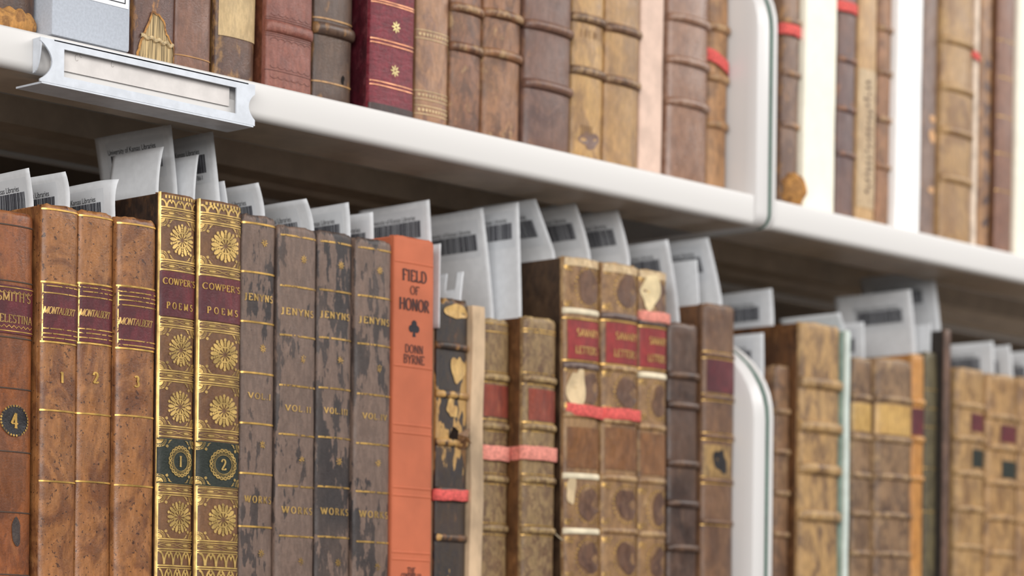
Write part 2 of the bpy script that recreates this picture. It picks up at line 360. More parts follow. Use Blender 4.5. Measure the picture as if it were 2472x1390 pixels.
# ------------------------------------------------------------------ the room and the steel stack
LIP = -.022; ZT = BASE + .270; LH = .0195
def slab(name, mat, x0, x1, y0, y1, z0, z1, kind='structure'):
    mb = MB(); mb.box(x0, x1, y0, y1, z0, z1); return tag(mb.build(name, mat), kind=kind)
FLOORM = plain('floor_vinyl', (74, 68, 62), .6, var=.05, s=6)
STACKM = plain('stack_back_paint', (120, 104, 88), .6, var=.03, s=20)
slab('floor', FLOORM, -2.5, 5.0, -4.0, 3.0, -.05, 0)
slab('wall_back', STACKM, .0, 3.0, .236, .244, 0.0, BASE + .56)
XE = P(1820, 500, LIP).x; XF = P(1868, 500, LIP - .001).x
def extrude_x(mb, prof, x0, x1, w=0.0):
    n = len(prof); mb.add([(x0, y, z) for y, z in prof] + [(x1, y, z) for y, z in prof], [(i, (i + 1) % n, (i + 1) % n + n, i + n) for i in range(n)] + [tuple(range(n))[::-1], tuple(range(n, 2 * n))], w)
def shelf(x0, x1, ztop, label):
    o = empty('steel_shelf', ((x0 + x1) / 2, .1, ztop), label, 'shelf', 'white steel shelves of the stack')
    def part(name, prof, mat=PAINT, sm=False):
        mb = MB(); extrude_x(mb, [(y - .1, z) for y, z in prof], x0 - (x0 + x1) / 2, x1 - (x0 + x1) / 2); return mb.build(name, mat, o, smooth=sm)
    a = []
    for k in range(6): t = k / 5 * math.pi / 2; a.append((LIP + .0018 - .0018 * math.sin(t), -.0018 + .0018 * math.cos(t)))
    for k in range(8): t = k / 7 * math.pi / 2; a.append((LIP + .0042 - .0042 * math.cos(t), -LH + .0042 - .0042 * math.sin(t)))
    inner = [(LIP + .0042, -LH + .0012), (LIP + .0015, -LH + .0042), (LIP + .0015, -.0018), (LIP + .0030, -.0012)]
    part('front_lip', a + inner, sm=True)
    part('return_flange', [(LIP + .0042, -LH), (LIP + .0042, -LH + .0012), (.024, -LH + .0012), (.026, -LH + .006), (.0272, -LH + .006), (.0256, -LH)][::-1], PAINT_SHADED)
    part('deck', [(LIP + .0018, -.0012), (LIP + .0018, 0), (.232, 0), (.232, -.0012)][::-1])
    part('stiffener', [(.098, -.0012), (.100, -LH + .004), (.122, -LH + .004), (.124, -LH + .001), (.150, -LH + .001), (.152, -.0012)][::-1], PAINT_SHADED)
    part('rear_flange', [(.150, -.0012), (.152, -LH - .001), (.157, -LH - .001), (.157, -.0012)][::-1], PAINT)
    return o
shelf(.05, XE, ZT, 'white steel shelf carrying the red leather book, metal label holder clipped on')
shelf(XF + .0002, 2.95, ZT, 'white steel shelf carrying the cream and white spines, past the tall bracket')
shelf(.05, XE, BASE, 'white steel shelf under the black and orange books')
shelf(XF + .0002, 2.95, BASE, 'white steel shelf under the tan books past the bracket')
def bracket(zbase, ztop, label):
    """end plates of two neighbouring bays, back to back with a green strip between them"""
    o = empty('shelf_bracket', (XE, 0, zbase), label, 'shelf bracket', 'end brackets between the bays')
    wdt = XF - XE
    def prof(yf, zt, inset=0.0, rad=.074, zb0=-LH):
        pts = [(.225, zb0 + inset), (yf + .009, zb0 + inset)]
        for k in range(1, 7): t = k / 6 * math.pi / 2; pts.append((yf + .009 - .009 * math.sin(t), zb0 + inset + .009 - .009 * math.cos(t)))
        for k in range(0, 13): t = k / 12 * math.pi / 2; pts.append((yf + rad - rad * math.cos(t), zt - rad * .78 + rad * .78 * math.sin(t)))
        pts.append((.225, zt)); return pts
    H = ztop - zbase
    def plate(name, xa, xb, yf, mat, zt, bev):
        mb = MB(); pr = prof(yf, zt); n = len(pr); cuts = [(xa, bev), (xa + bev * .3, bev * .3), (xa + bev, 0), (xb - bev, 0), (xb - bev * .3, bev * .3), (xb, bev)] if bev else [(xa, 0), (xb, 0)]
        rows = []
        for x, i_ in cuts:
            pp = prof(yf + i_, zt - i_, 0); rows.append([(x, y, z) for y, z in pp])
        mb.grid(rows, close=True); k = len(mb.v); mb.f.append(tuple(range(n))[::-1]); mb.f.append(tuple(range(k - n, k)))
        return mb.build(name, mat, o, smooth=True)
    plate('plate', 0, wdt * .78, LIP - .002, PLATEM, H, .0045)
    plate('seam_strip', wdt * .78, wdt * .85, LIP - .001, SEAM, H - .0005, 0)
    plate('plate', wdt * .85, wdt, LIP - .003, PLATEM, H + .001, .0012)
    return o
bracket(ZT, ZT + .164, 'tall white rounded bracket beside the brown book with red tie and cream spine')
bracket(BASE, P(1780, 866, -.007).z + .020, 'white rounded bracket standing beside the brown book with black square label')

# label holder clipped on the upper shelf
def holder():
    yf = LIP - .0065
    A = P(98, 75, yf); B_ = P(98, 181, yf); C = P(616, 217, yf); x0, x1 = A.x, C.x; zt = A.z; zb = B_.z
    zt = (A.z + C.z) / 2; zb = (B_.z + P(612, 317, yf).z) / 2
    w0 = P(155, 143, yf).x; w1 = P(571, 250, yf).x; wt = (P(157, 110, yf).z + P(574, 221, yf).z) / 2; wb = (P(153, 176, yf).z + P(568, 282, yf).z) / 2
    o = empty('label_holder', ((x0 + x1) / 2, LIP, zb), 'grey metal label holder clipped to the edge of the white shelf', 'label holder')
    ox, oz = (x0 + x1) / 2, zb
    mb = MB()
    def piece(pts, y0=yf - LIP, t=.0009):
        n = len(pts); mb.add([(x - ox, y0, z - oz) for x, z in pts] + [(x - ox, y0 + t, z - oz) for x, z in pts], [tuple(range(n)), tuple(range(n, 2 * n))[::-1]] + [(i, i + n, (i + 1) % n + n, (i + 1) % n) for i in range(n)])
    piece([(w0, wt), (w0, zt), (w1, zt), (w1, wt)][::-1]); piece([(w0, zb), (w0, wb), (w1, wb), (w1, zb)][::-1])
    nt_ = [(x0 + .0072 * math.sin(math.pi * k / 12) ** .8, zb + .0012 + (zt - zb - .0028) * k / 12) for k in range(13)]
    piece([(w0, zb), (w0, wb), (w0, wt), (w0, zt), (x0, zt)] + nt_[::-1] + [(x0, zb)])
    nt2 = [(x1 - .0042 * math.sin(math.pi * k / 12) ** .8, zb + .003 + (zt - zb - .008) * k / 12) for k in range(13)]
    piece(([(w1, zb), (w1, wb), (w1, wt), (w1, zt), (x1, zt)] + nt2[::-1] + [(x1, zb)])[::-1])
    mb.build('frame', ZINC, o)
    mb = MB(); mb.box(x0 - ox + .001, x1 - ox - .001, yf - LIP, .0135, -.0008, .0001); mb.build('lower_flange', ZINC, o)
    mb = MB(); mb.box(w0 - ox - .006, w1 - ox + .008, yf - LIP, -.0002, zt - oz - .0006, zt - oz + .0003); mb.build('upper_flange', ZINC, o)
    mb = MB()   # rounded side tab reaching back to the shelf edge
    pts = [(-.0002 - .006 * math.sin(math.pi / 2 * k / 8), zt - oz - .001 - .0155 * math.cos(math.pi / 2 * k / 8)) for k in range(9)]
    for xx in (x0 - ox + .0004, x1 - ox - .0055):
        mb = MB(); prof = [(-.0002, zt - oz)] + pts + [(yf - LIP + .0008, zt - oz)]
        n = len(prof); mb.add([(xx, y, z) for y, z in prof] + [(xx + .0007, y, z) for y, z in prof], [tuple(range(n)), tuple(range(n, 2 * n))[::-1]] + [(i, (i + 1) % n, (i + 1) % n + n, i + n) for i in range(n)])
        mb.build('side_tab', ZINC, o)
    cz = (P(153, 157, yf).z + P(568, 264, yf).z) / 2 - oz
    mb = MB(); mb.box(w0 - ox - .003, w1 - ox - .0022, -.0034, -.0028, cz, wt - oz + .003); card = mb.build('card', CARD, o)
    mb = MB(); mb.box(w0 - ox - .004, w1 - ox + .004, -.0024, -.0012, wb - oz - .002, cz + .004)
    mb.build('card_rail', PAINT, o)
    mb = MB()   # faint pencil marks on the card
    for c_, z_, r_ in (((w0 - ox) + .010, cz + .0075, .0010), ((w0 - ox) + .0125, cz + .009, .0006), ((w0 - ox) + .032, cz + .0082, .0009)):
        v, f = ring(c_, z_, r_, r_ * 1.5, .00018, 14, 60, 330); mb.add([(x, -.00345, z) for x, z in v], f)
    mb.build('pencil_marks', plain('pencil', (150, 140, 136), .8), card)
holder()

# ------------------------------------------------------------------ lower row
LOW = BASE
GOLDM = gilt('label_gilt', (206, 166, 104), broken=.16)
def lm(*a, **k): return leather(*a, **k)
CALF0 = lm((150, 86, 46), (92, 52, 36), (184, 120, 64), swirl=1.6, mottle=.85, s=42, streak=2, wear=.35, rough=.4, speck=.35, ss=480, name='orange_calf')
def calf(): return lm((168, 112, 66), (112, 68, 44), (196, 144, 94), swirl=2.2, mottle=.85, s=36, wear=.3, speck=.8, ss=520, slo=.62, speckc=(62, 40, 34), rough=.38, name='tree_calf')
COWP = lm((122, 84, 54), (92, 58, 42), (150, 110, 72), mottle=.6, s=60, wear=.3, rough=.45, name='brown_calf')
COWB = lm((74, 52, 38), (36, 26, 22), (124, 84, 50), mottle=.9, s=60, wear=.35, name='dark_calf_board')
def jen(lo=.5, wear=.25, mot=.92): return lm((122, 100, 88), (44, 40, 42), (148, 122, 106), mottle=mot, s=230, lo=lo, hi=.7, streak=3.6, sharp=True, wear=wear, ws=260, rough=.5, bump=.45, speck=.25, ss=900, name='rubbed_black_leather')
ORANGE = plain('orange_cloth', (204, 112, 78), .62, var=.05, s=14, bump=.5, bs=2600, spec=.35)
VELL = plain('paper_board', (200, 172, 140), .75, var=.1, s=40, stretch=2)
def mott(): return lm((150, 122, 84), (104, 74, 54), (190, 160, 108), mottle=.95, s=170, wear=.75, ws=260, speck=.4, rough=.5, name='mottled_calf')
DKBRD = lm((112, 74, 44), (66, 42, 28), (150, 104, 60), mottle=.8, s=70, wear=.4, name='brown_board')
DKBRD2 = lm((78, 58, 42), (48, 34, 26), (110, 82, 54), mottle=.8, s=70, wear=.3, name='dark_brown_board')
def swift(): return lm((158, 120, 80), (106, 74, 54), (210, 174, 124), mottle=.75, s=90, wear=.6, rough=.45, name='tan_calf')
DKB = lm((92, 70, 60), (58, 44, 40), (150, 112, 82), mottle=.8, s=60, wear=.35, rough=.36, name='dark_brown_calf')
BRN = lm((128, 94, 70), (88, 62, 50), (160, 122, 86), mottle=.7, s=60, wear=.4, rough=.42, name='mid_brown_calf')
TAN = lm((190, 150, 98), (112, 84, 64), (216, 180, 128), mottle=.9, s=110, streak=2.4, wear=.5, rough=.5, name='rough_tan_calf')
def brt(b=(150, 118, 88), d=(104, 78, 64)): return lm(b, tuple(x * .86 for x in d), (196, 162, 118), mottle=.85, s=110, wear=.65, rough=.45, name='brown_calf')
REDLAB2 = lm((146, 64, 48), (112, 46, 38), (178, 112, 76), mottle=.8, s=120, streak=3, wear=.6, name='faded_red_label')
low = [
 dict(x=(-44, 72), y=503, p=-.013, m=CALF0, L='orange calf book with maroon label and black oval numbered 4', bulge=.15, bt=.0002),
 dict(x=(92, 180), y=492, p=-.009, m=calf(), L='brown marbled calf book numbered 1, standing against the orange calf book', n=2.2),
 dict(x=(180, 265), y=507, p=-.0095, m=calf(), L='middle brown marbled calf book numbered 2, between two matching volumes', n=2.2),
 dict(x=(272, 368), y=522, p=-.007, m=calf(), L='brown marbled calf book numbered 3, standing against a gilt rosette spine', n=2.2),
 dict(x=(378, 463), y=463, p=-.0045, m=COWP, bm=COWB, L='gilt rosette spine with green label numbered I in an oval wreath', bulge=.13, n=2.6, bt=.0001),
 dict(x=(472, 573), y=480, p=-.002, m=COWP, bm=COWB, L='gilt rosette spine with green label numbered 2 in an oval wreath', bulge=.13, n=2.6, bt=.0001),
 dict(x=(575, 656), y=516, p=-.0045, m=jen(.61), L='rubbed dark leather book lettered VOL.I between gilt lines', bulge=.15, n=2.4, bt=.0003),
 dict(x=(662, 755), y=543, p=-.003, m=jen(.55), L='rubbed dark leather book lettered VOL.II between gilt lines', bulge=.15, n=2.4, bt=.0003),
 dict(x=(758, 842), y=556, p=-.004, m=jen(.505), L='rubbed dark leather book lettered VOL.III between gilt lines', bulge=.15, n=2.4, bt=.0003),
 dict(x=(850, 937), y=573, p=-.002, m=jen(.52), L='rubbed dark leather book lettered VOL.IV beside the orange cloth book', bulge=.15, n=2.4, bt=.0003),
 dict(x=(940, 1040), y=566, p=.0, m=ORANGE, L='orange cloth book with dark title lettering and a club symbol', bulge=.08, n=4.0, name='cloth_book', bt=.0002),
 dict(x=(1050, 1124), y=722, p=-.010, m=lm((46, 43, 46), (206, 162, 96), (150, 100, 60), mottle=1, s=150, lo=.63, streak=3, sharp=True, wear=.5, ws=240, rough=.5, name='flaking_black_leather'), bm=VELL, L='tattered black book flaking to yellow, tied with deep pink tape', bands=[835, 952, 1068, 1185, 1298], bulge=.12, bt=.0012, name='tattered_book'),
 dict(x=(1157, 1222), y=768, p=-.013, m=mott(), L='mottled brown book squeezed between tattered book and a matching tied book', bands=[910, 1028, 1155, 1275], labels=[(928, 1005, REDLAB2, -60, 80)], lines=[780, 800, 897, 922, 1012, 1040, 1142, 1168, 1262, 1290], gm=GOLDB),
 dict(x=(1258, 1335), y=764, p=-.003, m=mott(), bm=DKBRD, L='mottled brown book with red label beside the tall spine with cream patches', bands=[915, 1030, 1158, 1280], labels=[(938, 1015, REDLAB2, -50, 82)], lines=[795, 802, 900, 928, 1020, 1042, 1145, 1170, 1268, 1292], gm=GOLDB),
 dict(x=(1356, 1440), y=619, p=.001, m=swift(), bm=DKBRD2, L='tan calf book with red label and torn cream patches, tied with coral tape', lean=-1.1, bulge=.15),
 dict(x=(1445, 1532), y=632, p=.002, m=swift(), L='tan calf book with red label between two matching tan volumes', lean=-.6, bulge=.16),
 dict(x=(1536, 1602), y=650, p=.0, m=swift(), L='tan calf book with salmon tape above its red label', lean=-.5, bulge=.16),
 dict(x=(1606, 1678), y=778, p=-.005, m=DKB, L='dark brown glossy book with many raised bands and no label', lean=-.6, bands=[905, 977, 1118, 1215, 1322], bulge=.18, br=.0022, bp=.0017),
 dict(x=(1688, 1780), xmax=XE - .0006, y=732, p=-.002, m=BRN, bm=DKBRD, L='brown calf book with maroon label and square black ornament beside bracket', bands=[857, 960, 1054, 1160, 1260], br=.0013, bp=.0009, lines=[850, 866, 952, 968, 1046, 1062, 1152, 1168, 1268], gm=GOLDB, labels=[(868, 946, MAROON, -58, 70)]),
 dict(x=(1868, 1902), xmin=XF + .0006, y=882, p=-.010, m=brt((146, 108, 78)), L='thin short brown book wedged between bracket and thick tan book', bands=[992, 1090, 1190, 1290], bulge=.2),
 dict(x=(1900, 2020), y=773, p=-.002, m=TAN, bm=DKBRD, L='thick rough tan book with five wide raised bands', bands=[922, 1028, 1130, 1243], br=.0034, bp=.0022, bulge=.14, D=.15),
 dict(x=(2024, 2046), y=795, p=.004, m=plain('pale_green_board', (206, 216, 208), .6, var=.03), bm=plain('green_grey_board', (150, 176, 166), .6), L='thin pale green pamphlet binding beside the thick tan book', name='pamphlet', bulge=.1, n=4, bt=.0001),
 dict(x=(2052, 2098), y=864, p=-.004, m=brt(), L='slim brown book with yellow label beside the pale green binding', bands=[958, 1055, 1146, 1240, 1335], bulge=.2, labels=[(972, 1040, lm((214, 172, 100), (180, 140, 80), (230, 196, 130), name='yellow_label'))]),
 dict(x=(2106, 2192), y=864, p=-.001, m=brt(), L='brown book with yellow label beside the thin orange book', bands=[962, 1060, 1150, 1243, 1337], bulge=.18, labels=[(975, 1048, lm((214, 170, 98), (184, 140, 78), (228, 192, 126), name='yellow_label'))]),
 dict(x=(2198, 2226), y=855, p=.001, m=lm((206, 144, 76), (170, 112, 60), (228, 176, 110), mottle=.6, name='orange_tan_calf'), L='thin bright orange tan book with a dark title patch', bands=[970, 1060, 1155], bulge=.2, labels=[(985, 1050, MAROON)]),
 dict(x=(2230, 2258), y=850, p=-.004, m=lm((108, 98, 72), (74, 68, 54), (140, 124, 90), name='olive_calf'), L='thin dark olive book with faint gilt lines', lines=[940, 985, 1030, 1130, 1235], gm=GOLDB, bulge=.16),
 dict(x=(2276, 2292), y=795, p=.003, m=lm((118, 90, 76), (84, 64, 56), (150, 120, 100), name='brown_cloth'), bm=plain('black_board', (52, 46, 42), .6), L='tall narrow dark brown volume standing above its olive neighbour', bulge=.15),
 dict(x=(2300, 2368), y=888, p=-.003, m=brt((190, 150, 98), (146, 108, 74)), L='light tan book with small maroon and green labels beside tall dark volume', bands=[978, 1058, 1142, 1228, 1320], bulge=.18, labels=[(995, 1038, MAROON, -10, 80), (1082, 1125, GREENLAB, -5, 80)]),
 dict(x=(2376, 2446), y=903, p=-.001, m=brt((190, 148, 96), (148, 108, 72)), L='light tan book with small maroon and green labels between two matching volumes', bands=[1005, 1080, 1165, 1250, 1335], bulge=.18, labels=[(1024, 1065, MAROON, -20, 80), (1110, 1152, GREENLAB, -15, 80)]),
 dict(x=(2452, 2530), y=912, p=.0, m=brt((184, 142, 92), (144, 104, 70)), L='light tan book cut by the end of the row past matching volumes', bands=[1015, 1090, 1175, 1260], bulge=.18),
]
for d in low[:19]: d['p'] += .008
rowspec(low, LOW)
BL = [make(d, LOW) for d in low]
b0, mo1, mo2, mo3, co1, co2, je1, je2, je3, je4, red, tat, mt1, mt2, sw1, sw2, sw3, dk, bn = BL[:19]

# --- orange calf, number 4
b = b0; z0, z1 = b.zp(803, 10), b.zp(686, 10)
pl = b.panel(z0, z1, MAROON, -74, 80)
zz = lambda z: strip([(b.w * (.43 * (k / 17 - .5) * 2), z + (.0006 if k % 2 else -.0006)) for k in range(35) if k <= 34][:18], .0004)
b.decals('gilt_line', [b.line(z1 - .0012, .0005), b.line(z0 + .0012, .0005), zz(z1 - .0034), zz(z0 + .0034)], GOLD, .0005, pl)
b.decals('gilt_lettering', [move(text2d("SMITH'S", .0041, b.w * .70), .001, b.zp(714, 10)), move(text2d('CELESTINA', .0038, b.w * .8), .001, b.zp(767, 10))], GOLDM, .0005, pl)
b.decals('tooled_line', [b.line(b.zp(y, 10), .0006) for y in (540, 676, 812, 935, 1088, 1235, 1386)], plain('blind_line', (78, 62, 52), .6), .0002)
pl = b.decal('number_label', [ell(.0022, b.zp(1013, 14), .0085, .0072 * 1.06, 24)], BLACKLAB, .0003)
b.decal('number_border', [ell(.0022 + .0082 * math.cos(t / 30 * 6.283), b.zp(1013, 14) + .0072 * math.sin(t / 30 * 6.283), .0006, .0006, 7) for t in range(30)], GOLDB, .0005, pl)
b.decal('gilt_lettering', move(text2d('4', .0072, bold=1.1), .0018, b.zp(1013, 14)), GOLD, .0006, pl)
b.decal('scuff', [blob(.0035, b.zp(1282, 20), .0028, .0068, 5, rough=.12)], lm((70, 58, 54), (44, 38, 38), (100, 84, 74), name='dark_scuff'), .0002)
# --- marbled calf, numbers 1 2 3
for b, px, top, up, tx, dn, num, ny, ls in ((mo1, 135, 506, (682, 691, 708), 750, (794, 806, 816, 826), '1', 909, (991, 1162)), (mo2, 222, 522, (685, 695, 705, 717), 756, (795, 805, 816, 829), '2', 911, (999, 1163)), (mo3, 322, 541, (692, 706, 716, 726, 738), 777, (822, 834, 842), '3', 920, (1004, 1172))):
    Z = lambda y: b.zp(y, px)
    pl = b.panel(Z(dn[-1] - 3), Z(up[0] + 4), MAROON, -66, 86)
    ln = [b.line(Z(y), .00062, -66, 86) for y in up[1:] + dn[:-1]]
    b.decals('gilt_line', ln + [strip([(b.prof(-66)[0], Z(up[0]) + (Z(dn[-1]) - Z(up[0])) * k / 10) for k in range(11)], .0004)], GOLDB, .0005, pl)
    b.decals('gilt_line', [b.line(Z(y), .00085, -78, 86) for y in (top, up[0], dn[-1]) + ls], GOLD, .00022)
    b.decal('gilt_lettering', move(text2d('MONTALBERT', .0034, b.w * .8, slant=.22, track=.03, bold=.9), -b.w * .05, Z(tx)), GOLDM, .0005, pl)
    b.decal('gilt_numeral', move(text2d(num, .0052, bold=1.5), b.w * (.02 if num == '1' else -.06), Z(ny)), GOLD, .00025)
# --- the two gilt rosette spines
def rosette(cx, cz, rx, rz):
    sh = []; N = 20
    E_ = lambda a, r: (cx + rx * r * math.cos(a), cz + rz * r * math.sin(a))
    for k in range(N):
        a = 2 * math.pi * k / N; c = E_(a, .74); ra = math.atan2(rz * math.sin(a), rx * math.cos(a)); L = math.hypot(rx * math.cos(a), rz * math.sin(a))
        if k % 2 == 0: sh.append(ell(c[0], c[1], L * .25, rx * .115, 10, ra))
        else:
            for r_, q in ((.93, .095), (.76, .075), (.62, .06)): e = E_(a, r_); sh.append(ell(e[0], e[1], rx * q, rx * q, 8))
    sh.append(strip([E_(2 * math.pi * k / 40, .46) for k in range(41)], rx * .07))
    for k in range(10):
        a = 2 * math.pi * (k + .5) / 10; a0, a1 = a - .2, a + .2
        sh.append(poly([E_(a, .1), E_(a0, .4), E_(a, .42), E_(a1, .4)]))
    for k in range(24): e = E_(2 * math.pi * k / 24, .53); sh.append(ell(e[0], e[1], rx * .04, rx * .04, 6))
    return sh
def corner(x, z, sx, sz, q):
    """fan, flower and leaf scroll growing out of one corner of a panel"""
    T = lambda a, b_: (x + sx * a * q, z + sz * b_ * q); sh = []
    for k in range(6):
        a = R(6 + 78 * k / 5); sh.append(poly([T(0, 0), T(.40 * math.cos(a - .12), .40 * math.sin(a - .12)), T(.46 * math.cos(a), .46 * math.sin(a)), T(.40 * math.cos(a + .12), .40 * math.sin(a + .12))]))
    sh.append(strip([T(.55 * math.cos(R(t)), .55 * math.sin(R(t))) for t in range(0, 91, 9)], q * .035))
    for k in range(8): a = R(4 + 82 * k / 7); sh.append(ell(*T(.63 * math.cos(a), .63 * math.sin(a)), q * .035, q * .035, 6))
    sh.append(strip([T(.71 * math.cos(R(t)), .71 * math.sin(R(t))) for t in range(0, 91, 9)], q * .03))
    for k in range(5): a = 2 * math.pi * k / 5; sh.append(ell(*T(.78 + .085 * math.cos(a), .62 + .085 * math.sin(a)), q * .062, q * .062, 7))
    for (p0, p1, p2, w) in (((.82, .7), (1.0, .86), (1.28, .62), .07), ((.9, .55), (1.05, .35), (1.35, .3), .06), ((1.0, .78), (1.2, .9), (1.3, .8), .07), ((.62, .82), (.5, 1.02), (.2, 1.12), .06), ((.3, .9), (.16, 1.06), (.06, 1.3), .05)):
        pts = []
        for k in range(9): t = k / 8; pts.append(T((1 - t) ** 2 * p0[1] + 2 * t * (1 - t) * p1[1] + t * t * p2[1], (1 - t) ** 2 * p0[0] * .62 + 2 * t * (1 - t) * p1[0] * .55 + t * t * p2[0] * .5))
        for i, (a, c) in enumerate(zip(pts, pts[1:])):
            ww = q * w * 1.5 * math.sin(math.pi * (i + .8) / 9); sh.append(strip([a, c], ww))
    return sh
def lensband(b, z0, z1):
    sh = []; zc = (z0 + z1) / 2; h = (z1 - z0); W_ = b.w * .47
    for sg in (-1, 1):
        sh.append(strip([(W_ * (k / 24 - .0) * 2 - W_, zc + sg * h * .25 * abs(math.sin(math.pi * 2.0 * k / 24)) ** .9 * (1 if (k // 6) % 2 == 0 else 1)) for k in range(25)], h * .055))
    for cx in (-W_ * .5, W_ * .5) if False else (W_ * .25, -W_ * .75, ):
        sh.append(ell(cx + W_ * .25, zc, W_ * .17, h * .14, 12)); sh.append(strip([(cx - W_ * .02, zc), (cx + W_ * .52, zc)], h * .04))
    for k in range(14): sh.append(ell(-W_ + W_ * .9 * k / 13, zc + h * .3 - h * .1 * k / 13, h * .045, h * .045, 6)); 
    return sh
def mrow(b, z0, z1, n=4, ph=0.0):
    sh = []; W_ = b.w * .96; st = W_ / n; h = z1 - z0
    for k in range(n + 1):
        cx = -W_ / 2 + (k + ph) * st
        for sg in (-1, 1):
            pts = [(cx + sg * st * (.05 + .42 * math.sin(t / 8 * math.pi / 2)), z0 + h * (.95 - .9 * (1 - math.cos(t / 8 * math.pi / 2)))) for t in range(9)]
            pts = [p for p in pts if abs(p[0]) < b.w * .49]
            if len(pts) > 2: sh.append(strip(pts, st * .15))
        if abs(cx) < b.w * .42: sh.append(poly([(cx - st * .22, z0 + h * .93), (cx, z0 + h * .45), (cx + st * .22, z0 + h * .93), (cx, z0 + h * .75)])); sh.append(ell(cx + st * .5 if abs(cx + st * .5) < b.w * .47 else cx, z0 + h * .12, st * .1, h * .12, 8))
    return sh
for b, num in ((co1, 'I'), (co2, '2')):
    Z = lambda y: co1.zp(y, 424)
    dz = 0
    S_ = []
    two = lambda y: [b.line(Z(y - 2.5), .0007), b.line(Z(y + 3), .0005)]
    for y in (505, 526, 632, 656, 766, 788, 898, 918, 1032, 1057, 1170, 1192, 1304, 1328, 1368): S_ += two(y)
    for y0, y1 in ((507, 525), (634, 654), (768, 786), (900, 916), (1036, 1054), (1172, 1190), (1306, 1326)): S_ += lensband(b, Z(y1), Z(y0))
    S_ += mrow(b, Z(503), Z(484)) + mrow(b, Z(1364), Z(1331), 4, .1) + mrow(b, Z(1420), Z(1372), 4, .1)
    xl_, xr_ = b.prof(-80)[0], b.prof(80)[0]; q = .0056
    for y0, y1 in ((528, 630), (790, 896), (920, 1030), (1060, 1168), (1194, 1302)):
        if y0 == 1060: continue
        za, zb_ = Z(y1) + .0006, Z(y0) - .0006
        for cx, sx in ((xl_, 1), (xr_, -1)):
            S_ += corner(cx, za, sx, 1, q) + corner(cx, zb_, sx, -1, q)
    S_.append(strip([(b.prof(-82)[0], b.h * k / 40) for k in range(41)], .0005)); S_.append(strip([(b.prof(-73)[0], b.h * k / 40) for k in range(41)], .0004))
    for k in range(11): S_.append(strip([(-b.w * .4 + k * b.w * .08, b.h - .0022), (-b.w * .4 + k * b.w * .08 + b.w * .045, b.h - .0022)], .0016))
    b.decal('gilt_tooling', S_, GOLDC, .00018)
    cx = b.w * .06
    for y in (578, 844, 981, 1248): b.decal('rosette', rosette(cx, Z(y), b.w * .34, (Z(y - 39) - Z(y + 39)) / 2), GOLDC, .0002)
    pl = b.panel(Z(765), Z(657), MAROON, -76, 84)
    b.decals('gilt_lettering', [move(text2d("COWPER'S", .0031, b.w * .88, track=.12, bold=1.15), b.w * 0, Z(681)), move(text2d('POEMS', .0032, b.w * .72, track=.5, bold=1.15), b.w * .01, Z(739))], GOLD, .0006, pl)
    pl = b.panel(Z(1168), Z(1059), GREENLAB, -82, 86, name='number_label')
    N_ = []; za, zb_ = Z(1167) + .0004, Z(1060) - .0004
    for c_, sx in ((xl_, 1), (xr_, -1)): N_ += corner(c_, za, sx, 1, q) + corner(c_, zb_, sx, -1, q)
    zc = Z(1113); rx, rz = b.w * .29, (Z(1079) - Z(1147)) / 2
    for sg in (-1, 1):
        N_.append(strip([(cx + rx * (1 + sg * .1 * math.sin(10 * t)) * math.cos(t), zc + rz * (1 + sg * .09 * math.sin(10 * t)) * math.sin(t)) for t in [2 * math.pi * k / 90 for k in range(91)]], .0007))
    for k in range(40): t = 2 * math.pi * k / 40; N_.append(ell(cx + rx * .8 * math.cos(t), zc + rz * .8 * math.sin(t), .0003, .0003, 6))
    N_.append(ring(cx, zc, rx * .7, rz * .7, .0003))
    b.decal('wreath', N_, GOLDC, .0006, pl); b.decal('gilt_numeral', move(text2d(num, 0.0054, bold=1.1), cx, zc), GOLDC, .0006, pl)
GOLDJ = gilt('rubbed_gilt', (220, 180, 108), broken=.27)
# --- rubbed black set, volumes I to IV
def star(cx, cz, r): return [ell(cx + r * .55 * math.cos(k * math.pi / 4), cz + r * .55 * math.sin(k * math.pi / 4), r * .42, r * .13, 8, k * math.pi / 4) for k in range(8)]
for b, px, ls, t, sts in ((je1, 615, (539, 657, 777, 900, 1022, 1143, 1271), (717, 955, 1205), (583, 838, 1072, 1335)), (je2, 708, (569, 691, 810, 931, 1049, 1173, 1294), (752, 985, 1231), (622, 864, 1109, 1354)), (je3, 800, (584, 701, 816, 937, 1056, 1175, 1296), (760, 991, 1234), (637, 867, 1112, 1357)), (je4, 893, (599, 715, 831, 952, 1071, 1187, 1308), (773, 1004, 1241), (649, 887, 1115, 1367))):
    Z = lambda y: b.zp(y, px)
    b.decals('gilt_line', [b.line(Z(y), .00095, -62 if b is not je1 else -80, 84) for y in ls], GOLDB if b is not je1 else GOLD, .0002)
    v = ['VOL.I', 'VOL.II', 'VOL.III', 'VOL.IV'][[je1, je2, je3, je4].index(b)]
    b.decals('gilt_lettering', [move(text2d('JENYNS', .0034, b.w * .82, track=.22, bold=1.3), -b.w * .03, Z(t[0])), move(text2d(v, .0030, b.w * .66, track=.24, bold=1.3), b.w * .0, Z(t[1])), move(text2d('WORKS', .0034, b.w * .78, track=.3, bold=1.3), b.w * .01, Z(t[2]))], GOLDJ, .0002)
    b.decals('gilt_star', [star(b.w * .09, Z(y), .0024) for y in sts], GOLDB, .0002)
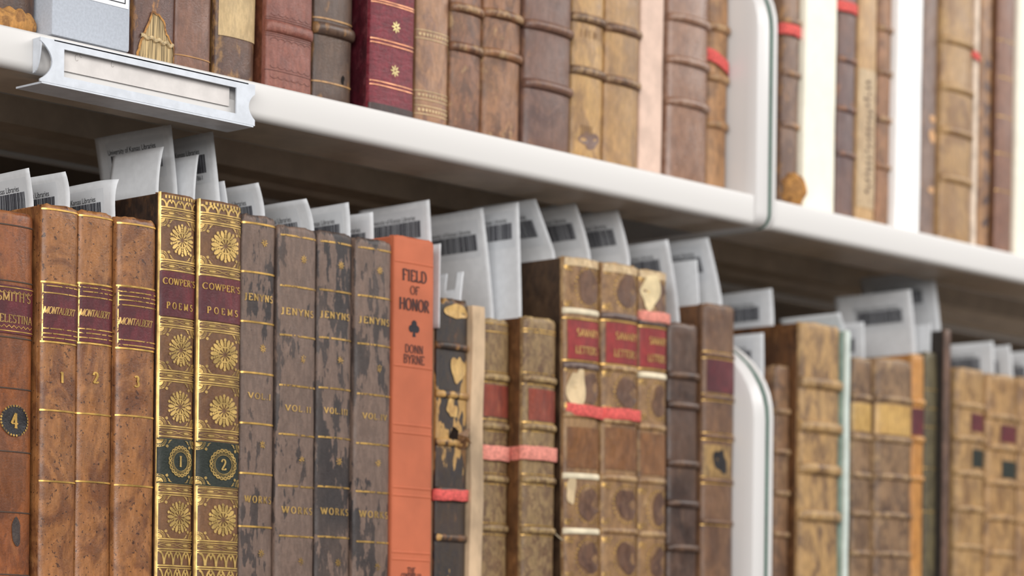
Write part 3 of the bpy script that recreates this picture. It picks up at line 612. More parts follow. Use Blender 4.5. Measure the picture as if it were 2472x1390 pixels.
# --- orange cloth book
b = red; Z = lambda y: b.zp(y, 992); DI = plain('dark_title_ink', (72, 46, 44), .7)
T_ = []
for s_, h, w, y in (('FIELD', .0062, .60, 665), ('OF', .0046, .22, 700), ('HONOR', .0064, .74, 735), ('DONN', .0045, .45, 842), ('BYRNE', .0047, .52, 867), ('THE', .0034, .2, 1377), ('CENTURY CO', .003, .5, 1391)): T_.append(move(text2d(s_, h, b.w * w, bold=1.1 if h > .006 else .85), -b.w * .03, Z(y)))
b.decals('title_lettering', T_, DI, .0002)
zc = Z(791); k = .0021; cx = -b.w * .03
b.decal('club_symbol', [ell(cx, zc + k * 1.1, k, k, 14), ell(cx - k * 1.0, zc - k * .2, k, k, 14), ell(cx + k * 1.0, zc - k * .2, k, k, 14), poly([(cx - k * .2, zc), (cx - k * .6, zc - k * 2.3), (cx + k * .6, zc - k * 2.3), (cx + k * .2, zc)])], plain('club_ink', (44, 40, 46), .7), .0001)
OR2 = plain('orange_cloth_ridge', (214, 126, 92), .55, var=.04, bump=.4, bs=2600)
for y in (634, 885, 1026, 1046, 1178, 1197, 1334, 1351): b.band(Z(y), ORANGE, r=.0007, prot=.0004, a0=-70, a1=82, name='blind_ridge')

# --- tattered book: loose board, torn flaps
b = tat
mb = MB(); rows = []
BR = P(1126, 950, -.009); xb = b.w / 2
wv = (P(1156, 950, -.0065).x - P(1126, 950, -.0065).x)
for k in range(15):
    z = .0 + (b.zp(738, 1140) * k / 14); o_ = .0006 * math.sin(k * .9)
    rows.append([(xb + .0003, .004, z), (xb + .0004, -.0042 + o_, z), (xb + wv * .5, -.0052 + o_, z), (xb + wv, -.0046 + o_, z), (xb + wv, .09, z)])
mb.grid(rows); n_ = 5; mb.f.append(tuple(range(14 * n_, 15 * n_))); mb.build('detached_board', VELL, b.root, smooth=True)
def flap(pts, name, mat, thick=.0006):
    mb = MB(); n = len(pts); mb.add([p for p in pts] + [(p[0] + thick, p[1] - thick, p[2]) for p in pts], [tuple(range(n)), tuple(range(n, 2 * n))[::-1]] + [(i, (i + 1) % n, (i + 1) % n + n, i + n) for i in range(n)])
    return mb.build(name, mat, b.root)
def tp(px, py, y): 
    p = P(px, py, y); return (p.x - b.root.location.x, y - b.root.location.y, p.z - b.zb)
FLM = lm((150, 112, 76), (106, 74, 52), (180, 146, 104), name='torn_leather')
flap([tp(1093, 1090, .002), tp(1118, 1182, .003), tp(1121, 1085, -.002)][::-1], 'torn_flap', FLM)
flap([tp(1098, 1086, .000), tp(1121, 1082, -.002), tp(1124, 1064, -.004), tp(1135, 1070, -.006), tp(1125, 1054, -.006), tp(1131, 1034, -.007), tp(1103, 1048, -.003)][::-1], 'torn_flap', FLM)
flap([tp(1080, 1062, .0), tp(1098, 1084, .0), tp(1104, 1040, -.004), tp(1094, 1030, -.005)][::-1], 'torn_flap', lm((46, 36, 32), (30, 24, 24), (80, 58, 44), name='curled_black_leather'))
b.decals('bare_patch', [blob(b.w * .05, b.zp(750, 1090), b.w * .34, .0045, 3, rough=.16)] + [blob(b.w * .12, b.zp(890, 1090), b.w * .2, .0085, 4, rough=.3)] + [blob(-b.w * .08, b.zp(985, 1075), b.w * .16, .005, 9, rough=.3)], lm((220, 178, 108), (186, 140, 82), (232, 200, 140), s=120, streak=3, name='bare_yellow_paper'), .0003)
HEADC = lm((228, 200, 156), (190, 152, 108), (240, 222, 186), mottle=.8, s=260, streak=2, wear=.5, name='rubbed_headcap')
# --- tan set with red labels
for b, px, lab, bands, tapes, white in ((sw1, 1395, (772, 866), (882, 1000), None, (750, 1148, 1281)), (sw2, 1487, (778, 876), (762, 888, 1015, 1153, 1281), None, ()), (sw3, 1567, (792, 886), (778, 1030, 1160, 1289), None, (905,))):
    Z = lambda y: b.zp(y, px)
    for y in bands: b.band(Z(y), lm((112, 90, 82), (80, 60, 54), (140, 120, 110), name='band_leather') if y == bands[0] else None, r=.002, prot=.0013)
    CREAM = plain('cream_paper', (236, 222, 192), .8, var=.05)
    for y in white: b.band(Z(y), CREAM, r=.0018, prot=.0012, name='bare_cord')
    pl = b.panel(Z(lab[1]), Z(lab[0]), REDLAB, -58 if b is not sw3 else -70, 84)
    b.decals('gilt_line', [b.line(Z(y), .0007) for y in (lab[0] - 4, lab[1] + 4)], GOLD, .0006)
    zc = (lab[0] + lab[1]) / 2
    b.decals('gilt_lettering', [move(text2d('SAVARY', .0042, b.w * .62, bold=1.2), b.w * .08, Z(zc - 18)), move(text2d('LETTERS', .0042, b.w * .62, bold=1.2), b.w * .04, Z(zc + 24))], GOLDM, .0006, pl)
    b.decal('worn_headcap', [b.line(b.h - .0028 - .0006 * (b is sw2), .0046, -70, 80)], HEADC, .00022)
    DKP = lm((116, 84, 66), (84, 58, 48), (168, 128, 90), mottle=.8, s=140, wear=.6, name='dark_ornament')
    for i, y in enumerate({sw1: (690, 935, 1215, 1345), sw2: (698, 945, 1215, 1345), sw3: (715, 965, 1228, 1358)}[b]):
        b.decal('dark_ornament', [blob(b.w * (.12 if b is not sw3 else .2), Z(y), b.w * .31, .0094, i + px, n=44, rough=.12)], DKP, .0002)
        gz = []
        for c_, sx in ((b.prof(-72)[0], 1), (b.prof(76)[0], -1)): gz += corner(c_, Z(y) - .0122, sx, 1, .0048) + corner(c_, Z(y) + .0122, sx, -1, .0048)
        for k in range(26): a = 2 * math.pi * k / 26; gz.append(ell(b.w * .1 + b.w * .36 * math.cos(a), Z(y) + .0112 * math.sin(a), .0009, .0006, 6, a))
        b.decal('gilt_tooling', gz, GOLDB, .0002)
    y2 = {sw1: (1030, 1128), sw2: (1032, 1132), sw3: (1045, 1145)}[b]
    b.panel(Z(y2[1]), Z(y2[0]), lm((140, 94, 58), (104, 68, 46), (180, 136, 84), mottle=.6, name='brown_label'), -60, 84)
b = sw1
b.decals('torn_patch', [blob(-b.w * .22, b.zp(935, 1385), b.w * .2, .0125, 21, rough=.22), blob(-b.w * .36, b.zp(1180, 1385), b.w * .1, .008, 23, rough=.2)], plain('bare_cream_leather', (218, 192, 152), .8), .0004)
b = sw3
b.decals('torn_patch', [blob(-b.w * .15, b.zp(700, 1560), b.w * .3, .0105, 31, rough=.18)], plain('bare_cream_leather', (230, 208, 164), .8), .0004)
# square black ornament on the brown book by the bracket
b = bn; Z = lambda y: b.zp(y, 1742)
b.decal('ornament_ground', [poly([(-b.w * .32, Z(1153)), (b.w * .40, Z(1153)), (b.w * .40, Z(1075)), (-b.w * .32, Z(1075))])] and [strip([(-b.w * .48 + b.w * .8 * k / 12, (Z(1153) + Z(1075)) / 2) for k in range(13)], Z(1075) - Z(1153))], lm((176, 140, 88), (120, 92, 60), (200, 168, 110), mottle=.9, s=220, name='gilt_ground'), .0002)
b.decal('black_ornament', [blob(-b.w * .06, Z(1114), b.w * .2, .007, 12, n=40, rough=.25)], BLACKLAB, .0004)
# --- ties
tape(tat, tat.zp(1195, 1090), .0064, TAPE, 'deep pink cotton tie round the tattered black book', tilt=.03)
tape(mt1, mt1.zp(1093, 1188), .0084, TAPE2, 'pale salmon tie round the mottled book next to the tattered one')
tape(mt2, mt2.zp(1094, 1296), .0080, TAPE2, 'pale salmon tie round the mottled book with a wide brown side')
tape(sw1, sw1.zp(990, 1395), .0068, TAPE, 'coral tie round the tan book with torn cream patches', tilt=-.05)
tape(sw2, sw2.zp(998, 1487), .0068, TAPE, 'coral tie round the middle book of the three tan volumes')
tape(sw3, sw3.zp(763, 1567), .0062, TAPE2, 'salmon tie high on the tan book above its red label')

# loose sewing thread between the mottled book and its tall neighbour
b = sw1; p0 = P(1341, 1284, -.008); p1 = P(1366, 1304, -.0095); mb = MB(); rows = []
for i in range(11):
    t_ = i / 10; c = p0.lerp(p1, t_) + Vector((0, -.001 * math.sin(t_ * 3.1), -.0012 * math.sin(t_ * 3.1)))
    c = Vector((c.x - b.root.location.x, c.y - b.root.location.y, c.z - b.zb))
    rows.append([(c.x, c.y + .0004 * math.cos(a), c.z + .0004 * math.sin(a)) for a in (0, 1.57, 3.14, 4.71)])
mb.grid(rows, close=True); mb.build('loose_thread', plain('thread', (206, 190, 160), .8), b.root, smooth=True)

# ------------------------------------------------------------------ upper row
UPZ = ZT
def q_(h): return .20 + h
up = [
 dict(x=(-40, 78), p=.0, H=.205, m=lm((92, 66, 52), (54, 40, 38), (176, 122, 66), mottle=.8, s=70, wear=.6, wlo=.52, streak=2.5, name='scuffed_dark_calf'), L='scuffed dark brown book with torn orange tail next to the grey box'),
 dict(x=(125, 315), p=.014, H=.2, m=None, L='box'),
 dict(x=(317, 415), p=.004, H=.205, m=lm((106, 78, 72), (70, 52, 52), (190, 134, 76), mottle=.7, s=60, wear=.75, wlo=.56, whi=.66, streak=2.5, speck=.4, name='scuffed_brown_calf'), L='scuffed brown book with torn patch baring sewn pages', bulge=.14),
 dict(x=(415, 503), p=.003, H=.215, m=lm((132, 92, 74), (96, 66, 58), (164, 124, 98), mottle=.7, s=45, wear=.45, name='smooth_brown_calf'), L='plain smooth brown calf book beside the torn spine', bulge=.16),
 dict(x=(513, 608), p=.004, H=.19, m=lm((100, 72, 62), (66, 48, 46), (196, 150, 92), mottle=.7, s=60, wear=.65, wlo=.55, streak=2, name='worn_brown_calf'), bm=lm((128, 92, 52), (60, 42, 30), (170, 128, 76), name='worn_board'), L='worn brown book with a wide plain tan paper label', bulge=.15),
 dict(x=(634, 745), p=.009, H=.21, m=lm((150, 92, 78), (122, 70, 60), (176, 120, 102), mottle=.5, s=90, wear=.4, rough=.42, bump=.8, name='terracotta_leather'), bm=lm((110, 62, 44), (70, 40, 30), (140, 84, 60), name='terracotta_board'), L='reddish brown leather book with blind tooled scallop lines', bulge=.12, n=3.2),
 dict(x=(749, 842), p=.005, H=.2, m=lm((94, 76, 68), (62, 50, 48), (190, 138, 80), mottle=.6, s=60, wear=.55, wlo=.6, streak=3, rough=.38, name='cracked_dark_leather'), L='cracked dark brown book between terracotta and crimson spines', bands=[72], br=.003, bp=.002, bulge=.15),
 dict(x=(886, 992), p=.015, H=.21, m=lm((134, 40, 54), (100, 26, 40), (166, 84, 92), mottle=.6, s=130, streak=.35, wear=.4, rough=.36, bump=1.0, name='crimson_morocco'), bm=lm((78, 22, 32), (46, 14, 22), (120, 60, 66), rough=.3, name='dark_crimson_board'), L='glossy crimson leather book with small gilt stars', bulge=.1, n=3.0),
 dict(x=(997, 1075), p=.003, H=.2, m=lm((172, 126, 92), (118, 84, 74), (196, 152, 112), mottle=.7, s=90, lo=.5, hi=.62, wear=.4, name='speckled_tan_calf'), L='speckled tan calf book beside the crimson leather book', bulge=.14),
 dict(x=(1079, 1152), p=.003, H=.19, m=brt((146, 100, 74), (110, 76, 62)), L='brown calf book with two raised bands next to speckled tan book', bands=[18, 113], br=.0024, bp=.0018, bulge=.2),
 dict(x=(1156, 1245), p=.004, H=.205, m=brt((158, 112, 80), (120, 82, 62)), L='warm brown calf book to the side of the dark ribbed book', bands=[32, 128], br=.0024, bp=.0018, bulge=.2),
 dict(x=(1255, 1366), p=.006, H=.215, m=lm((122, 90, 78), (90, 66, 62), (170, 126, 92), mottle=.7, s=50, wear=.35, name='dark_ribbed_calf'), L='wide dark brown ribbed book beside the golden tan book', bands=[62, 205], br=.0026, bp=.002, bulge=.18),
 dict(x=(1369, 1446), p=.004, H=.2, m=lm((200, 156, 96), (140, 104, 72), (220, 184, 124), mottle=.75, s=55, wear=.5, name='golden_calf'), L='golden tan calf book with dark ink traces on its spine', bands=[42, 170], br=.0024, bp=.0018, bandm=brt((128, 96, 74)), bulge=.18),
 dict(x=(1449, 1532), p=.005, H=.2, m=lm((184, 142, 92), (134, 100, 72), (208, 172, 116), mottle=.75, s=55, wear=.5, name='golden_calf'), L='golden brown calf book touching the pale pink binding', bands=[68, 193], br=.0024, bp=.0018, bandm=brt((136, 100, 76)), bulge=.18),
 dict(x=(1536, 1592), p=.004, H=.22, m=plain('pale_pink_paper', (226, 196, 178), .7, var=.03), bm=plain('pink_board', (190, 150, 128), .7), L='pale pink plain paper binding between brown calf books', name='paper_bound_book', bulge=.1, n=4),
 dict(x=(1599, 1695), p=.003, H=.21, m=lm((160, 122, 100), (130, 96, 80), (196, 166, 146), mottle=.6, s=50, wear=.35, rough=.2, name='glossy_wrapped_calf'), L='glossy wrapped brown book with three pale raised bands', bands=[42, 145, 246], br=.0024, bp=.0018, bulge=.2),
 dict(x=(1699, 1757), xmax=XE - .0035, p=.0, H=.2, m=brt((184, 136, 92), (146, 106, 76)), L='tan brown book with coral tie against the tall bracket', bands=[65, 187, 300], br=.0024, bp=.0016, bulge=.2),
 dict(x=(1880, 1919), xmin=XF + .0006, p=.0, H=.2, m=lm((142, 112, 94), (104, 80, 72), (206, 154, 96), mottle=.7, s=55, wear=.6, name='worn_tan_calf'), L='narrow worn book with red tie and torn orange tail', bands=[48, 175, 300], bulge=.2),
 dict(x=(1922, 2007), p=.004, H=.215, m=plain('cream_paper_spine', (250, 246, 228), .6, var=.01), L='cream paper covered book between two brown red-tied books', name='paper_bound_book', bulge=.1, n=4, bt=.0001),
 dict(x=(2012, 2054), p=.0, H=.2, m=lm((116, 92, 88), (88, 68, 70), (190, 130, 84), mottle=.7, s=45, wear=.5, name='purple_brown_calf'), L='purple brown book with red tie beside the cream paper spine', bands=[140, 260, 370], bulge=.2),
 dict(x=(2057, 2106), p=.003, H=.21, m=lm((204, 164, 114), (176, 134, 90), (222, 188, 144), mottle=.6, s=40, wear=.3, name='light_tan_calf'), L='light tan book with long paper label written in dark letters', bulge=.12),
 dict(x=(2108, 2140), p=.001, H=.2, m=brt((164, 118, 86), (130, 92, 70)), L='thin brown ribbed book touching the bright white spine', bands=[65, 172, 285, 400], bulge=.2),
 dict(x=(2142, 2214), p=.006, H=.22, m=plain('white_paper_spine', (253, 253, 252), .6, var=.004), L='bright white paper covered book', name='paper_bound_book', bulge=.1, n=4, bt=.0001),
 dict(x=(2217, 2252), p=.001, H=.2, m=lm((140, 118, 108), (112, 92, 86), (206, 160, 120), mottle=.6, s=40, wear=.4, name='grey_brown_calf'), L='narrow grey brown book beside the bright white spine', bulge=.15),
 dict(x=(2260, 2334), p=.004, H=.205, m=lm((182, 144, 98), (140, 104, 74), (206, 170, 118), mottle=.8, s=50, wear=.5, name='rough_tan_calf'), L='rough tan book with dark raised bands and a small red tie end', bands=[95, 210, 315, 430], br=.0024, bp=.0016, bulge=.16),
 dict(x=(2337, 2353), p=.007, H=.21, m=plain('pale_board', (222, 202, 182), .7), L='thin pale pinkish board standing between worn tan books', name='pamphlet', bulge=.1, n=4),
 dict(x=(2356, 2384), p=.004, H=.2, m=lm((172, 128, 88), (110, 80, 68), (204, 160, 110), mottle=.8, s=90, wear=.5, name='blotched_calf'), L='blotched tan and dark book beside the thin pale board', bulge=.15),
 dict(x=(2398, 2437), p=.008, H=.21, m=lm((142, 102, 84), (116, 80, 68), (180, 130, 96), mottle=.6, s=40, wear=.3, name='reddish_brown_calf'), bm=DKBRD, L='reddish brown book with faint gilt lines next to the last cream book', lines=[95, 185, 280, 370, 460], gm=GOLDB, bulge=.15),
 dict(x=(2440, 2510), p=.01, H=.21, m=plain('cream_spine', (246, 240, 222), .6, var=.01), L='cream book at the end of the row past reddish brown book', name='paper_bound_book', bulge=.1, n=4),
]
for d in up: d['lean'] = d.get('lean', .7); d.setdefault('bt', .0004)
rowspec(up, UPZ)
BU = []
for d in up: BU.append(None if d['m'] is None else make(d, UPZ))
# grey archival box
d = up[1]; o = empty('archive_box', ((d['X'][0] + d['X'][1]) / 2, -d['p'], UPZ), 'pale grey archive box with a bordered white label', 'box'); o.rotation_euler = (0, R(.5), 0)
GREY = plain('grey_box_board', (190, 196, 206), .75, var=.02, s=700, bump=.15, bs=1800); w2 = (d['X'][1] - d['X'][0]) / 2
mb = MB(); mb.box(-w2, w2, 0, .15, .0025, .2); mb.build('case', GREY, o, bevel=.0016, seg=2)
mb = MB(); mb.box(-w2 + .0016, w2 - .0008, .0016, .148, 0, .0026); mb.build('base', plain('box_gap_shade', (60, 56, 58), .8), o)  # dark colour paints the shaded gap between case and shelf
def boxp(px, py): p_ = P(px, py, -d['p']); return p_.x - o.location.x, p_.z - UPZ
bx, bz = boxp(309, 22); lw = bx - 2 * 0; xl = -w2 + .010
LABM = plain('box_label_paper', (244, 245, 248), .7, var=.005)
mb = MB(); mb.box(xl, bx, -.0003, .0002, bz, bz + .075); labo = mb.build('label', LABM, o)
mb = MB()
for (a0, a1, c0, c1) in ((xl + .0012, bx - .0022, bz + .0022, bz + .0026), (xl + .0012, bx - .0022, bz + .0724, bz + .0728), (bx - .0026, bx - .0022, bz + .0022, bz + .0728), (xl + .0012, xl + .0016, bz + .0022, bz + .0728)):
    mb.box(a0, a1, -.0005, -.0002, c0, c1)
mb.build('label_border', INK, labo)
# torn orange tails
def tail(b, x0, x1, z0, z1, mat, name='torn_tail', out=.004, seed=1):
    mb = MB(); q = random.Random(seed); rows = []
    N, M_ = 22, 10
    ph = [q.uniform(0, 6.3) for _ in range(6)]
    for j in range(M_ + 1):
        f = math.pi * j / M_; rw = []
        for i in range(N + 1):
            x = x0 + (x1 - x0) * i / N; e = math.sin(math.pi * min(1, max(.02, (i + .4) / (N + .8)))) ** .35
            k = 1 + .16 * math.sin(i * .55 + ph[0]) + .08 * math.sin(i * 1.7 + j + ph[1]) + .06 * math.sin(j * 1.7 + i * .5 + ph[2])
            bx_, by_, _ = b.map(max(-b.w * .495, min(b.w * .495, x)), 0, 0)
            rw.append((x, by_ - out * e * k * math.sin(f), (z0 + z1) / 2 - (z1 - z0) / 2 * math.cos(f) * e * (1 + .12 * math.sin(i * 1.3 + ph[3]))))
        rows.append(rw)
    mb.grid(rows); return mb.build(name, mat, b.root, smooth=True)
TORN = lm((206, 148, 80), (120, 78, 50), (226, 178, 112), mottle=.9, s=150, wear=.5, ws=500, rough=.8, bump=.5, streak=1, name='torn_orange_suede')
b = BU[0]; zz = lambda y, px: b.zp(y, px)
tail(b, -b.w * .5, b.w * .52, .001, b.zp(22, 40) , TORN, out=.004, seed=3)
b = BU[17]; tail(b, -b.w * .5, b.w * .5, .003, .024, TORN, out=.009, seed=5)
# torn patch with sewing on the scuffed brown book
b = BU[2]; Z = lambda y: b.zp(y, 372)
S_ = lambda f, y: (-b.w / 2 + b.w * f, Z(y))
hole = [S_(.07, 150), S_(.1, 120), S_(.16, 100), S_(.2, 82), S_(.3, 55), S_(.36, 30), S_(.52, 34), S_(.66, 48), S_(.7, 70), S_(.84, 90), S_(.97, 108), S_(.94, 150)]
def dens(pts, n=4): 
    o_ = []
    for i in range(len(pts)):
        a, c = pts[i], pts[(i + 1) % len(pts)]; o_ += [(a[0] + (c[0] - a[0]) * k / n, a[1] + (c[1] - a[1]) * k / n) for k in range(n)]
    return o_
hp = dens(hole); qr = random.Random(4); hp = [(x + qr.uniform(-1, 1) * .0003, z + qr.uniform(-1, 1) * .0004) for x, z in hp]
cxh = sum(p[0] for p in hp) / len(hp); czh = sum(p[1] for p in hp) / len(hp)
rings = [[(cxh + (x - cxh) * k, czh + (z - czh) * k) for x, z in hp] for k in (.25, .5, .75, 1.0)]
mb = MB(); mb.grid([[b.map(x, z, .00025) for x, z in r_] for r_ in rings], close=True); n_ = len(hp); mb.f.append(tuple(range(n_))); mb.build('bared_page_folds', pages_mat('page_folds', (208, 180, 132)), b.root)
edge = strip(hp + [hp[0], hp[1]], lambda a, c: .0011)
mb = MB(); mb.add([b.map(x, z, .0007) for x, z in edge[0]], edge[1]); mb.build('torn_edge', TORN, b.root)
mb = MB(); rows = []
for i in range(25):
    x = -b.w * .38 + b.w * .78 * i / 24; z = Z(93) - .0016 * (i / 24) + .0006 * math.sin(i * 1.1)
    rows.append([b.map(x, z + .0011 * math.cos(t), .0006 + .0011 * math.sin(t)) for t in [math.pi * 2 * k / 8 for k in range(8)]])
mb.grid(rows, close=True); mb.build('sewing_cord', plain('cord', (204, 180, 138), .8, var=.12, s=500), b.root, smooth=True)
# smooth brown book: tail line; worn book: paper label
b = BU[3]; b.decal('tooled_line', [b.line(b.zp(137, 460), .0006)], plain('tan_line', (184, 136, 84), .5), .0002)
b = BU[4]; b.panel(b.zp(90, 560), b.h * .8, lm((216, 186, 138), (190, 160, 116), (228, 204, 160), mottle=.6, s=30, wear=.2, rough=.6, name='tan_paper'), -62, 86, name='paper_label')
# terracotta book: blind tooling
b = BU[5]; Z = lambda y: b.zp(y, 690); BLD = plain('blind_tooling', (112, 66, 56), .5)
b.band(Z(70), None, r=.0032, prot=.0016)
sc = []
for y, sg in ((38, 1), (103, -1), (165, 1), (190, 1)):
    for k in range(6): sc.append(ring(-b.w * .36 + b.w * .145 * k, Z(y), b.w * .07, .0012 * sg, .0003, 8, 180, 360))
b.decal('blind_tooling', [b.line(Z(y), .0004) for y in (48, 53, 88, 93, 176)] + sc, BLD, .0001)
b = BU[6]; Z = lambda y: b.zp(y, 795); b.decals('worn_line', [b.line(Z(y), .0009) for y in (47, 85, 200)], lm((206, 158, 100), (150, 108, 70), (220, 180, 130), name='worn_edge'), .0002)
b.decal('worm_hole', [blob(b.w * .2, Z(185), .0013, .0024, 2, rough=.2)], plain('hole', (22, 16, 14), .9), .0001)
# crimson book
b = BU[7]; Z = lambda y: b.zp(y, 940)
b.decals('gilt_line', [b.line(Z(y), .0006, -76, 84) for y in (6, 12, 100, 109, 202, 211)], gilt('faded_gilt', (226, 160, 120), broken=.1), .0002)
b.decals('gilt_star', [star(b.w * .02, Z(y), .0034) for y in (62, 168)], gilt('star_gilt', (236, 212, 150), broken=.1), .0002)
b.decal('scuffed_tail', [b.line(.0022, .004, -84, 86)], lm((60, 36, 34), (36, 24, 24), (120, 92, 80), mottle=.8, s=300, name='scuffed_tail'), .0002)
# speckled tan book: tooled bands
b = BU[8]; Z = lambda y: b.zp(y, 1035); DOT = plain('pale_tooling', (214, 186, 140), .5)
for y in (85, 232, 268):
    sh = [b.line(Z(y - 10), .0005), b.line(Z(y + 10), .0005)]
    for k in range(10): sh.append(ell(-b.w * .42 + b.w * .092 * k, Z(y), .0008, .0009, 8))
    tag(b.decal('tooled_band', sh, DOT, .0002), kind='stuff')
# golden books: ink traces
b = BU[12]; Z = lambda y: b.zp(y, 1407); tag(b.decal('ink_traces', [ell(-b.w * .3 + b.w * .13 * k, Z(78), .0013, .0022, 10) for k in range(5)][1::2] + [strip([(-b.w * .3 + b.w * .12 * k, Z(88)), (-b.w * .3 + b.w * .12 * k, Z(68))], .0006) for k in range(6)] + [strip([(-b.w * .25 + b.w * .06 * k, Z(325)), (-b.w * .25 + b.w * .06 * k, Z(300))], .0006) for k in range(6)], plain('faded_ink', (140, 108, 76), .7), .0002), kind='stuff')
b.decal('dark_stain', [blob(0, Z(335), b.w * .24, .006, 8, rough=.3)], lm((128, 96, 84), (104, 78, 70), (180, 140, 100), name='stain'), .0001)
# long written paper label on the light tan book
b = BU[20]; Z = lambda y: b.zp(y, 2082); b.panel(Z(500), Z(165), lm((206, 178, 140), (180, 148, 110), (220, 198, 164), mottle=.6, s=60, name='written_paper'), -70, 60, name='paper_label')
qz = random.Random(3)
b.decal('ink_writing', [blob(b.w * qz.uniform(-.12, .1), Z(195 + 14 * k), b.w * qz.uniform(.08, .16), .0011, k, n=12) for k in range(20)], plain('dark_ink', (104, 84, 72), .8), .0005)
b = BU[23]; Z = lambda y: b.zp(y, 2235); b.decal('label_scraps', [blob(b.w * .1, Z(y), b.w * .24, .004 * k, int(y), rough=.15) for y, k in ((283, .6), (325, 1.1), (455, .6))], plain('scrap_paper', (214, 168, 124), .7), .0002)
b = BU[26]; Z = lambda y: b.zp(y, 2370); b.decal('dark_blotches', [blob(b.w * .05, Z(150 + 55 * k), b.w * .25, .004, k + 60, rough=.3) for k in range(8)], lm((110, 86, 78), (80, 62, 58), (150, 116, 90), name='blotch'), .0002)
# ties
tape(BU[16], BU[16].zp(147, 1728), .0078, TAPE, 'coral tie sloping round the tan brown book against the bracket', tilt=-.35)
tape(BU[17], BU[17].zp(70, 1900), .0072, TAPE, 'red tie round the narrow book with torn orange tail')
tape(BU[19], BU[19].zp(14, 2033), .0070, TAPE, 'red tie high on the purple brown book beside cream spine')
tape(BU[25], BU[25].zp(133, 2345), .0050, TAPE, 'short red tie round the thin pale board', tilt=-.3)

# ------------------------------------------------------------------ paper slips
def textmesh(s):
    cu = bpy.data.curves.new('t', 'FONT'); cu.body = s; cu.size = 1.0; cu.resolution_u = 3; ob = bpy.data.objects.new('t', cu); COL.objects.link(ob)
    bpy.context.view_layer.update(); dg = bpy.context.evaluated_depsgraph_get(); me = ob.evaluated_get(dg).to_mesh()
    v = [(p.co.x, p.co.y) for p in me.vertices]; f = [tuple(p.vertices) for p in me.polygons]; ob.evaluated_get(dg).to_mesh_clear()
    bpy.data.objects.remove(ob); bpy.data.curves.remove(cu); return v, f
TM = {s: textmesh(s) for s in ('University of Kansas Libraries', '01867', '861')}
def slip(label, base, top, bookx, Wd=.058, code=True, bend=.25, curl=0.0, num=None, mat=None, tl=.0045, tt=.0105, notch=False, name='barcode_slip', down=.02, group='paper slips standing in the lower row of books'):
    """base / top: photo position of the right edge where it leaves the book and of its top corner; bookx: column of the book it stands in"""
    X0 = P(bookx, base[1], -.008 if bookx < 1780 else 0).x; pb = PX(base[0], base[1], X0); yr = pb.y; pt = P(top[0], top[1], yr)
    H = pt.z - pb.z; dx = pt.x - X0
    o = empty(name, (X0, yr + Wd / 2, pb.z - down), label, 'paper slip', group)
    def S(s, z, off=0.0):                        # s metres from the right edge towards the back, z metres above the base
        t = z / H; k = max(0, t)
        x = dx * (k ** (1 + bend)) + curl * max(0, 1 - s / .012) ** 2 * k ** 3 + .0012 * math.sin(s * 46 + X0 * 90) * k
        if z < 0: x = 0
        return (x - off, -Wd / 2 + s, z + down)
    mb = MB(); n, m_ = 16, 14; rows = []
    for j in range(m_ + 1):
        z = -down + (H + down) * j / m_; rows.append([S(Wd * i / n, z) for i in range(n + 1)])
    if notch:
        mb.grid(rows); mb.f = [f for k_, f in enumerate(mb.f) if not (k_ // n > m_ * .68 and 5 <= k_ % n <= 10)]
    else: mb.grid(rows)
    pm = mb.build('paper', mat or PAPER, o, smooth=True)
    md = pm.modifiers.new('thickness', 'SOLIDIFY'); md.thickness = .0003; md.offset = -1 if False else 0
    if code:
        a0, a1 = tl, min(Wd - .006, .050); zt = H - tt * .55
        mb = MB(); mb.grid([[S(a0 - .0022 + (a1 - a0 + .004) * i / 12, zt + .002 - .0215 * j / 6, .00028) for i in range(13)] for j in range(7)]); st_ = mb.build('sticker', STICK, o, smooth=True)
        mb = MB(); zb1 = H - tt - .0002; bh = .0094; a = a0; qq = random.Random(int(X0 * 1e5))
        while a < a1 - .002:
            bw = qq.choice((.0004, .0006, .0009, .0012)); g = qq.choice((.0002, .00025, .0004))
            mb.grid([[S(a, zb1 - bh * j / 4, .0005), S(a + bw, zb1 - bh * j / 4, .0005)] for j in range(5)]); a += bw + g
        mb.build('barcode', INKG, st_)
        v, f = TM['University of Kansas Libraries']; wt = max(p[0] for p in v); sc = .0375 / wt
        mb = MB(); mb.add([S(a0 + .0445 - .003 - p[0] * sc, zb1 + .0006 + p[1] * sc * 1.25, .0005) for p in v], f); mb.build('printed_lettering', INK, st_)
        if num:
            v, f = TM[num]; wt = max(p[0] for p in v); sc = .0034
            mb = MB(); mb.add([S(a0 + .0035 + (wt - p[0]) * sc, zb1 - bh - .0034 + p[1] * sc, .0005) for p in v], f); mb.build('printed_number', INK, st_)
    return o
slip('barcode slip numbered 01867 beside orange calf book', (81, 492), (70, 405), 136, num='01867', tl=.006)
slip('barcode slip with bent edge above book numbered 1', (168, 497), (153, 413), 222, bend=1.2, tl=.0115)
slip('barcode slip with curled corner above book numbered 2', (278, 520), (278, 431), 322, curl=.0035, tl=.0105)
slip('tall barcode slip behind a blank slip, above the gilt rosette spine numbered I', (428, 464), (410, 300), 500, Wd=.060, tl=.009, bend=0.1)
slip('blank white slip in front of a tall barcode slip, by rosette spine I', (382, 462), (391, 353), 420, Wd=.040, code=False, curl=0.001, bend=.9, name='blank_slip', mat=PAPER)
slip('tall barcode slip ending 861 under the metal label holder', (531, 484), (518, 318), 590, num='861', tl=.008, bend=.1)
slip('short blank slip standing behind the rosette spine numbered 2', (470, 480), (478, 373), 520, Wd=.028, code=False, bend=.9, name='blank_slip')
slip('sliver of a slip between rosette spine 2 and a barcode slip', (549, 487), (545, 437), 610, Wd=.012, code=False, name='blank_slip')
slip('leaning barcode slip above the dark VOL.I book', (639, 522), (620, 440), 690, tl=.009, bend=.5)
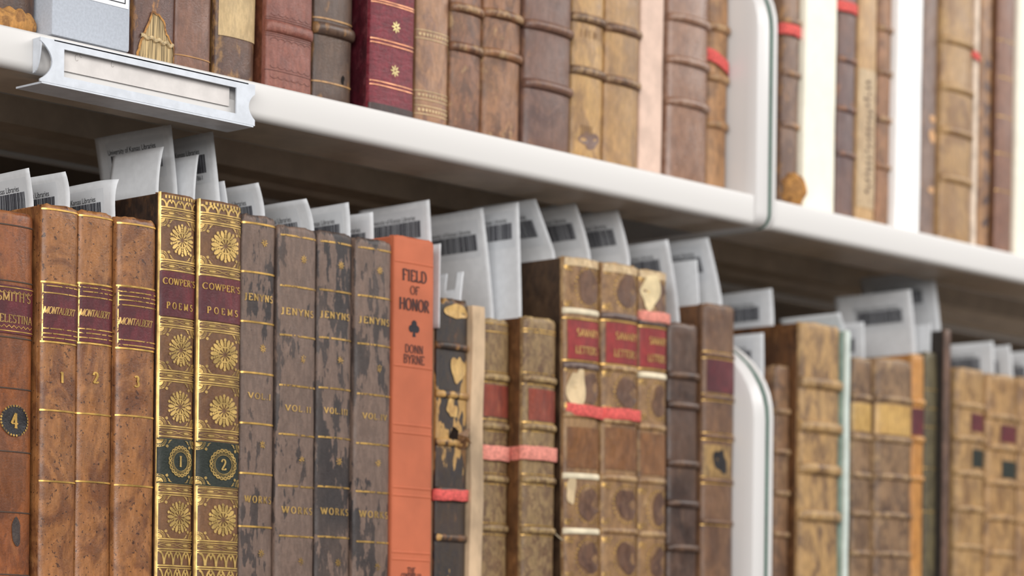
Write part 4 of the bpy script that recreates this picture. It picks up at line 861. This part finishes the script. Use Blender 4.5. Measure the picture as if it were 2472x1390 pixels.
slip('barcode slip with curved edge above the dark VOL.II book', (758, 556), (742, 480), 800, tl=.012, bend=.8)
slip('barcode slip above the dark VOL.III book', (846, 572), (840, 488), 893, tl=.008, bend=.6)
slip('short barcode slip above the dark VOL.IV book', (902, 574), (897, 511), 965, tl=.006, Wd=.05)
slip('barcode slip rising behind the orange cloth book', (1042, 590), (1037, 482), 1092, tl=.008, bend=.1)
slip('narrow pale slip curving beside the orange cloth book', (1062, 705), (1066, 588), 1078, Wd=.022, code=False, name='blank_slip', bend=.4)
slip('white notched slip like a fork in the tattered book', (1113, 716), (1116, 655), 1147, Wd=.0185, code=False, notch=True, name='notched_slip', bend=.3)
slip('very tall barcode slip between notched slip and another tall slip', (1192, 765), (1168, 502), 1278, tl=.008, bend=.2, tt=.014)
slip('very tall barcode slip touching the dark side of a tan book', (1259, 765), (1252, 488), 1300, tl=.006, bend=.2, tt=.011, Wd=.05)
slip('strongly leaning barcode slip above the tan book with cream patches', (1340, 612), (1293, 480), 1392, tl=.008, bend=.0, Wd=.05)
slip('leaning barcode slip above the middle tan book', (1426, 622), (1390, 488), 1484, tl=.008, bend=.3, Wd=.052)
slip('leaning barcode slip above the tan book with salmon tape', (1521, 632), (1490, 504), 1566, tl=.008, bend=.3, Wd=.055)
slip('tall barcode slip over the dark glossy ribbed book', (1641, 780), (1612, 578), 1668, tl=.010, bend=.3)
slip('tall barcode slip behind a small blank slip, over the brown book by the bracket', (1743, 728), (1712, 573), 1772, tl=.010, bend=.2, Wd=.054)
slip('small blank slip over the brown book by the bracket', (1688, 730), (1681, 626), 1735, Wd=.026, code=False, name='blank_slip')
slip('barcode slip over the thick tan book', (1868, 770), (1865, 696), 1950, tl=.012, bend=.4, Wd=.06)
slip('low barcode slip above the bracket, over the thin short brown book', (1844, 880), (1843, 803), 1884, tl=.010, Wd=.045)
slip('slip slanting behind the thick tan book by the pale green binding', (2040, 800), (2030, 755), 2066, Wd=.052, code=False, name='blank_slip')
slip('small barcode slip above the slim book with yellow label', (2087, 862), (2083, 776), 2130, tl=.008, Wd=.03)
slip('large barcode slip above the wider book with yellow label', (2212, 858), (2200, 698), 2244, tl=.009, Wd=.066, tt=.012)
slip('tall dim barcode slip close under the shelf above the olive book', (2271, 805), (2255, 652), 2325, tl=.012, Wd=.064, tt=.012)
slip('small slip beside the tall narrow dark brown volume', (2246, 850), (2246, 781), 2268, Wd=.016, code=False, name='blank_slip')
slip('barcode slip above the light tan book next to tall dark volume', (2401, 905), (2395, 823), 2412, tl=.012, Wd=.048)
slip('barcode slip above the light tan book between matching volumes', (2446, 910), (2440, 833), 2480, tl=.012, Wd=.04)
slip('barcode slip at the end of the light tan books', (2512, 920), (2502, 845), 2540, tl=.012, Wd=.04)
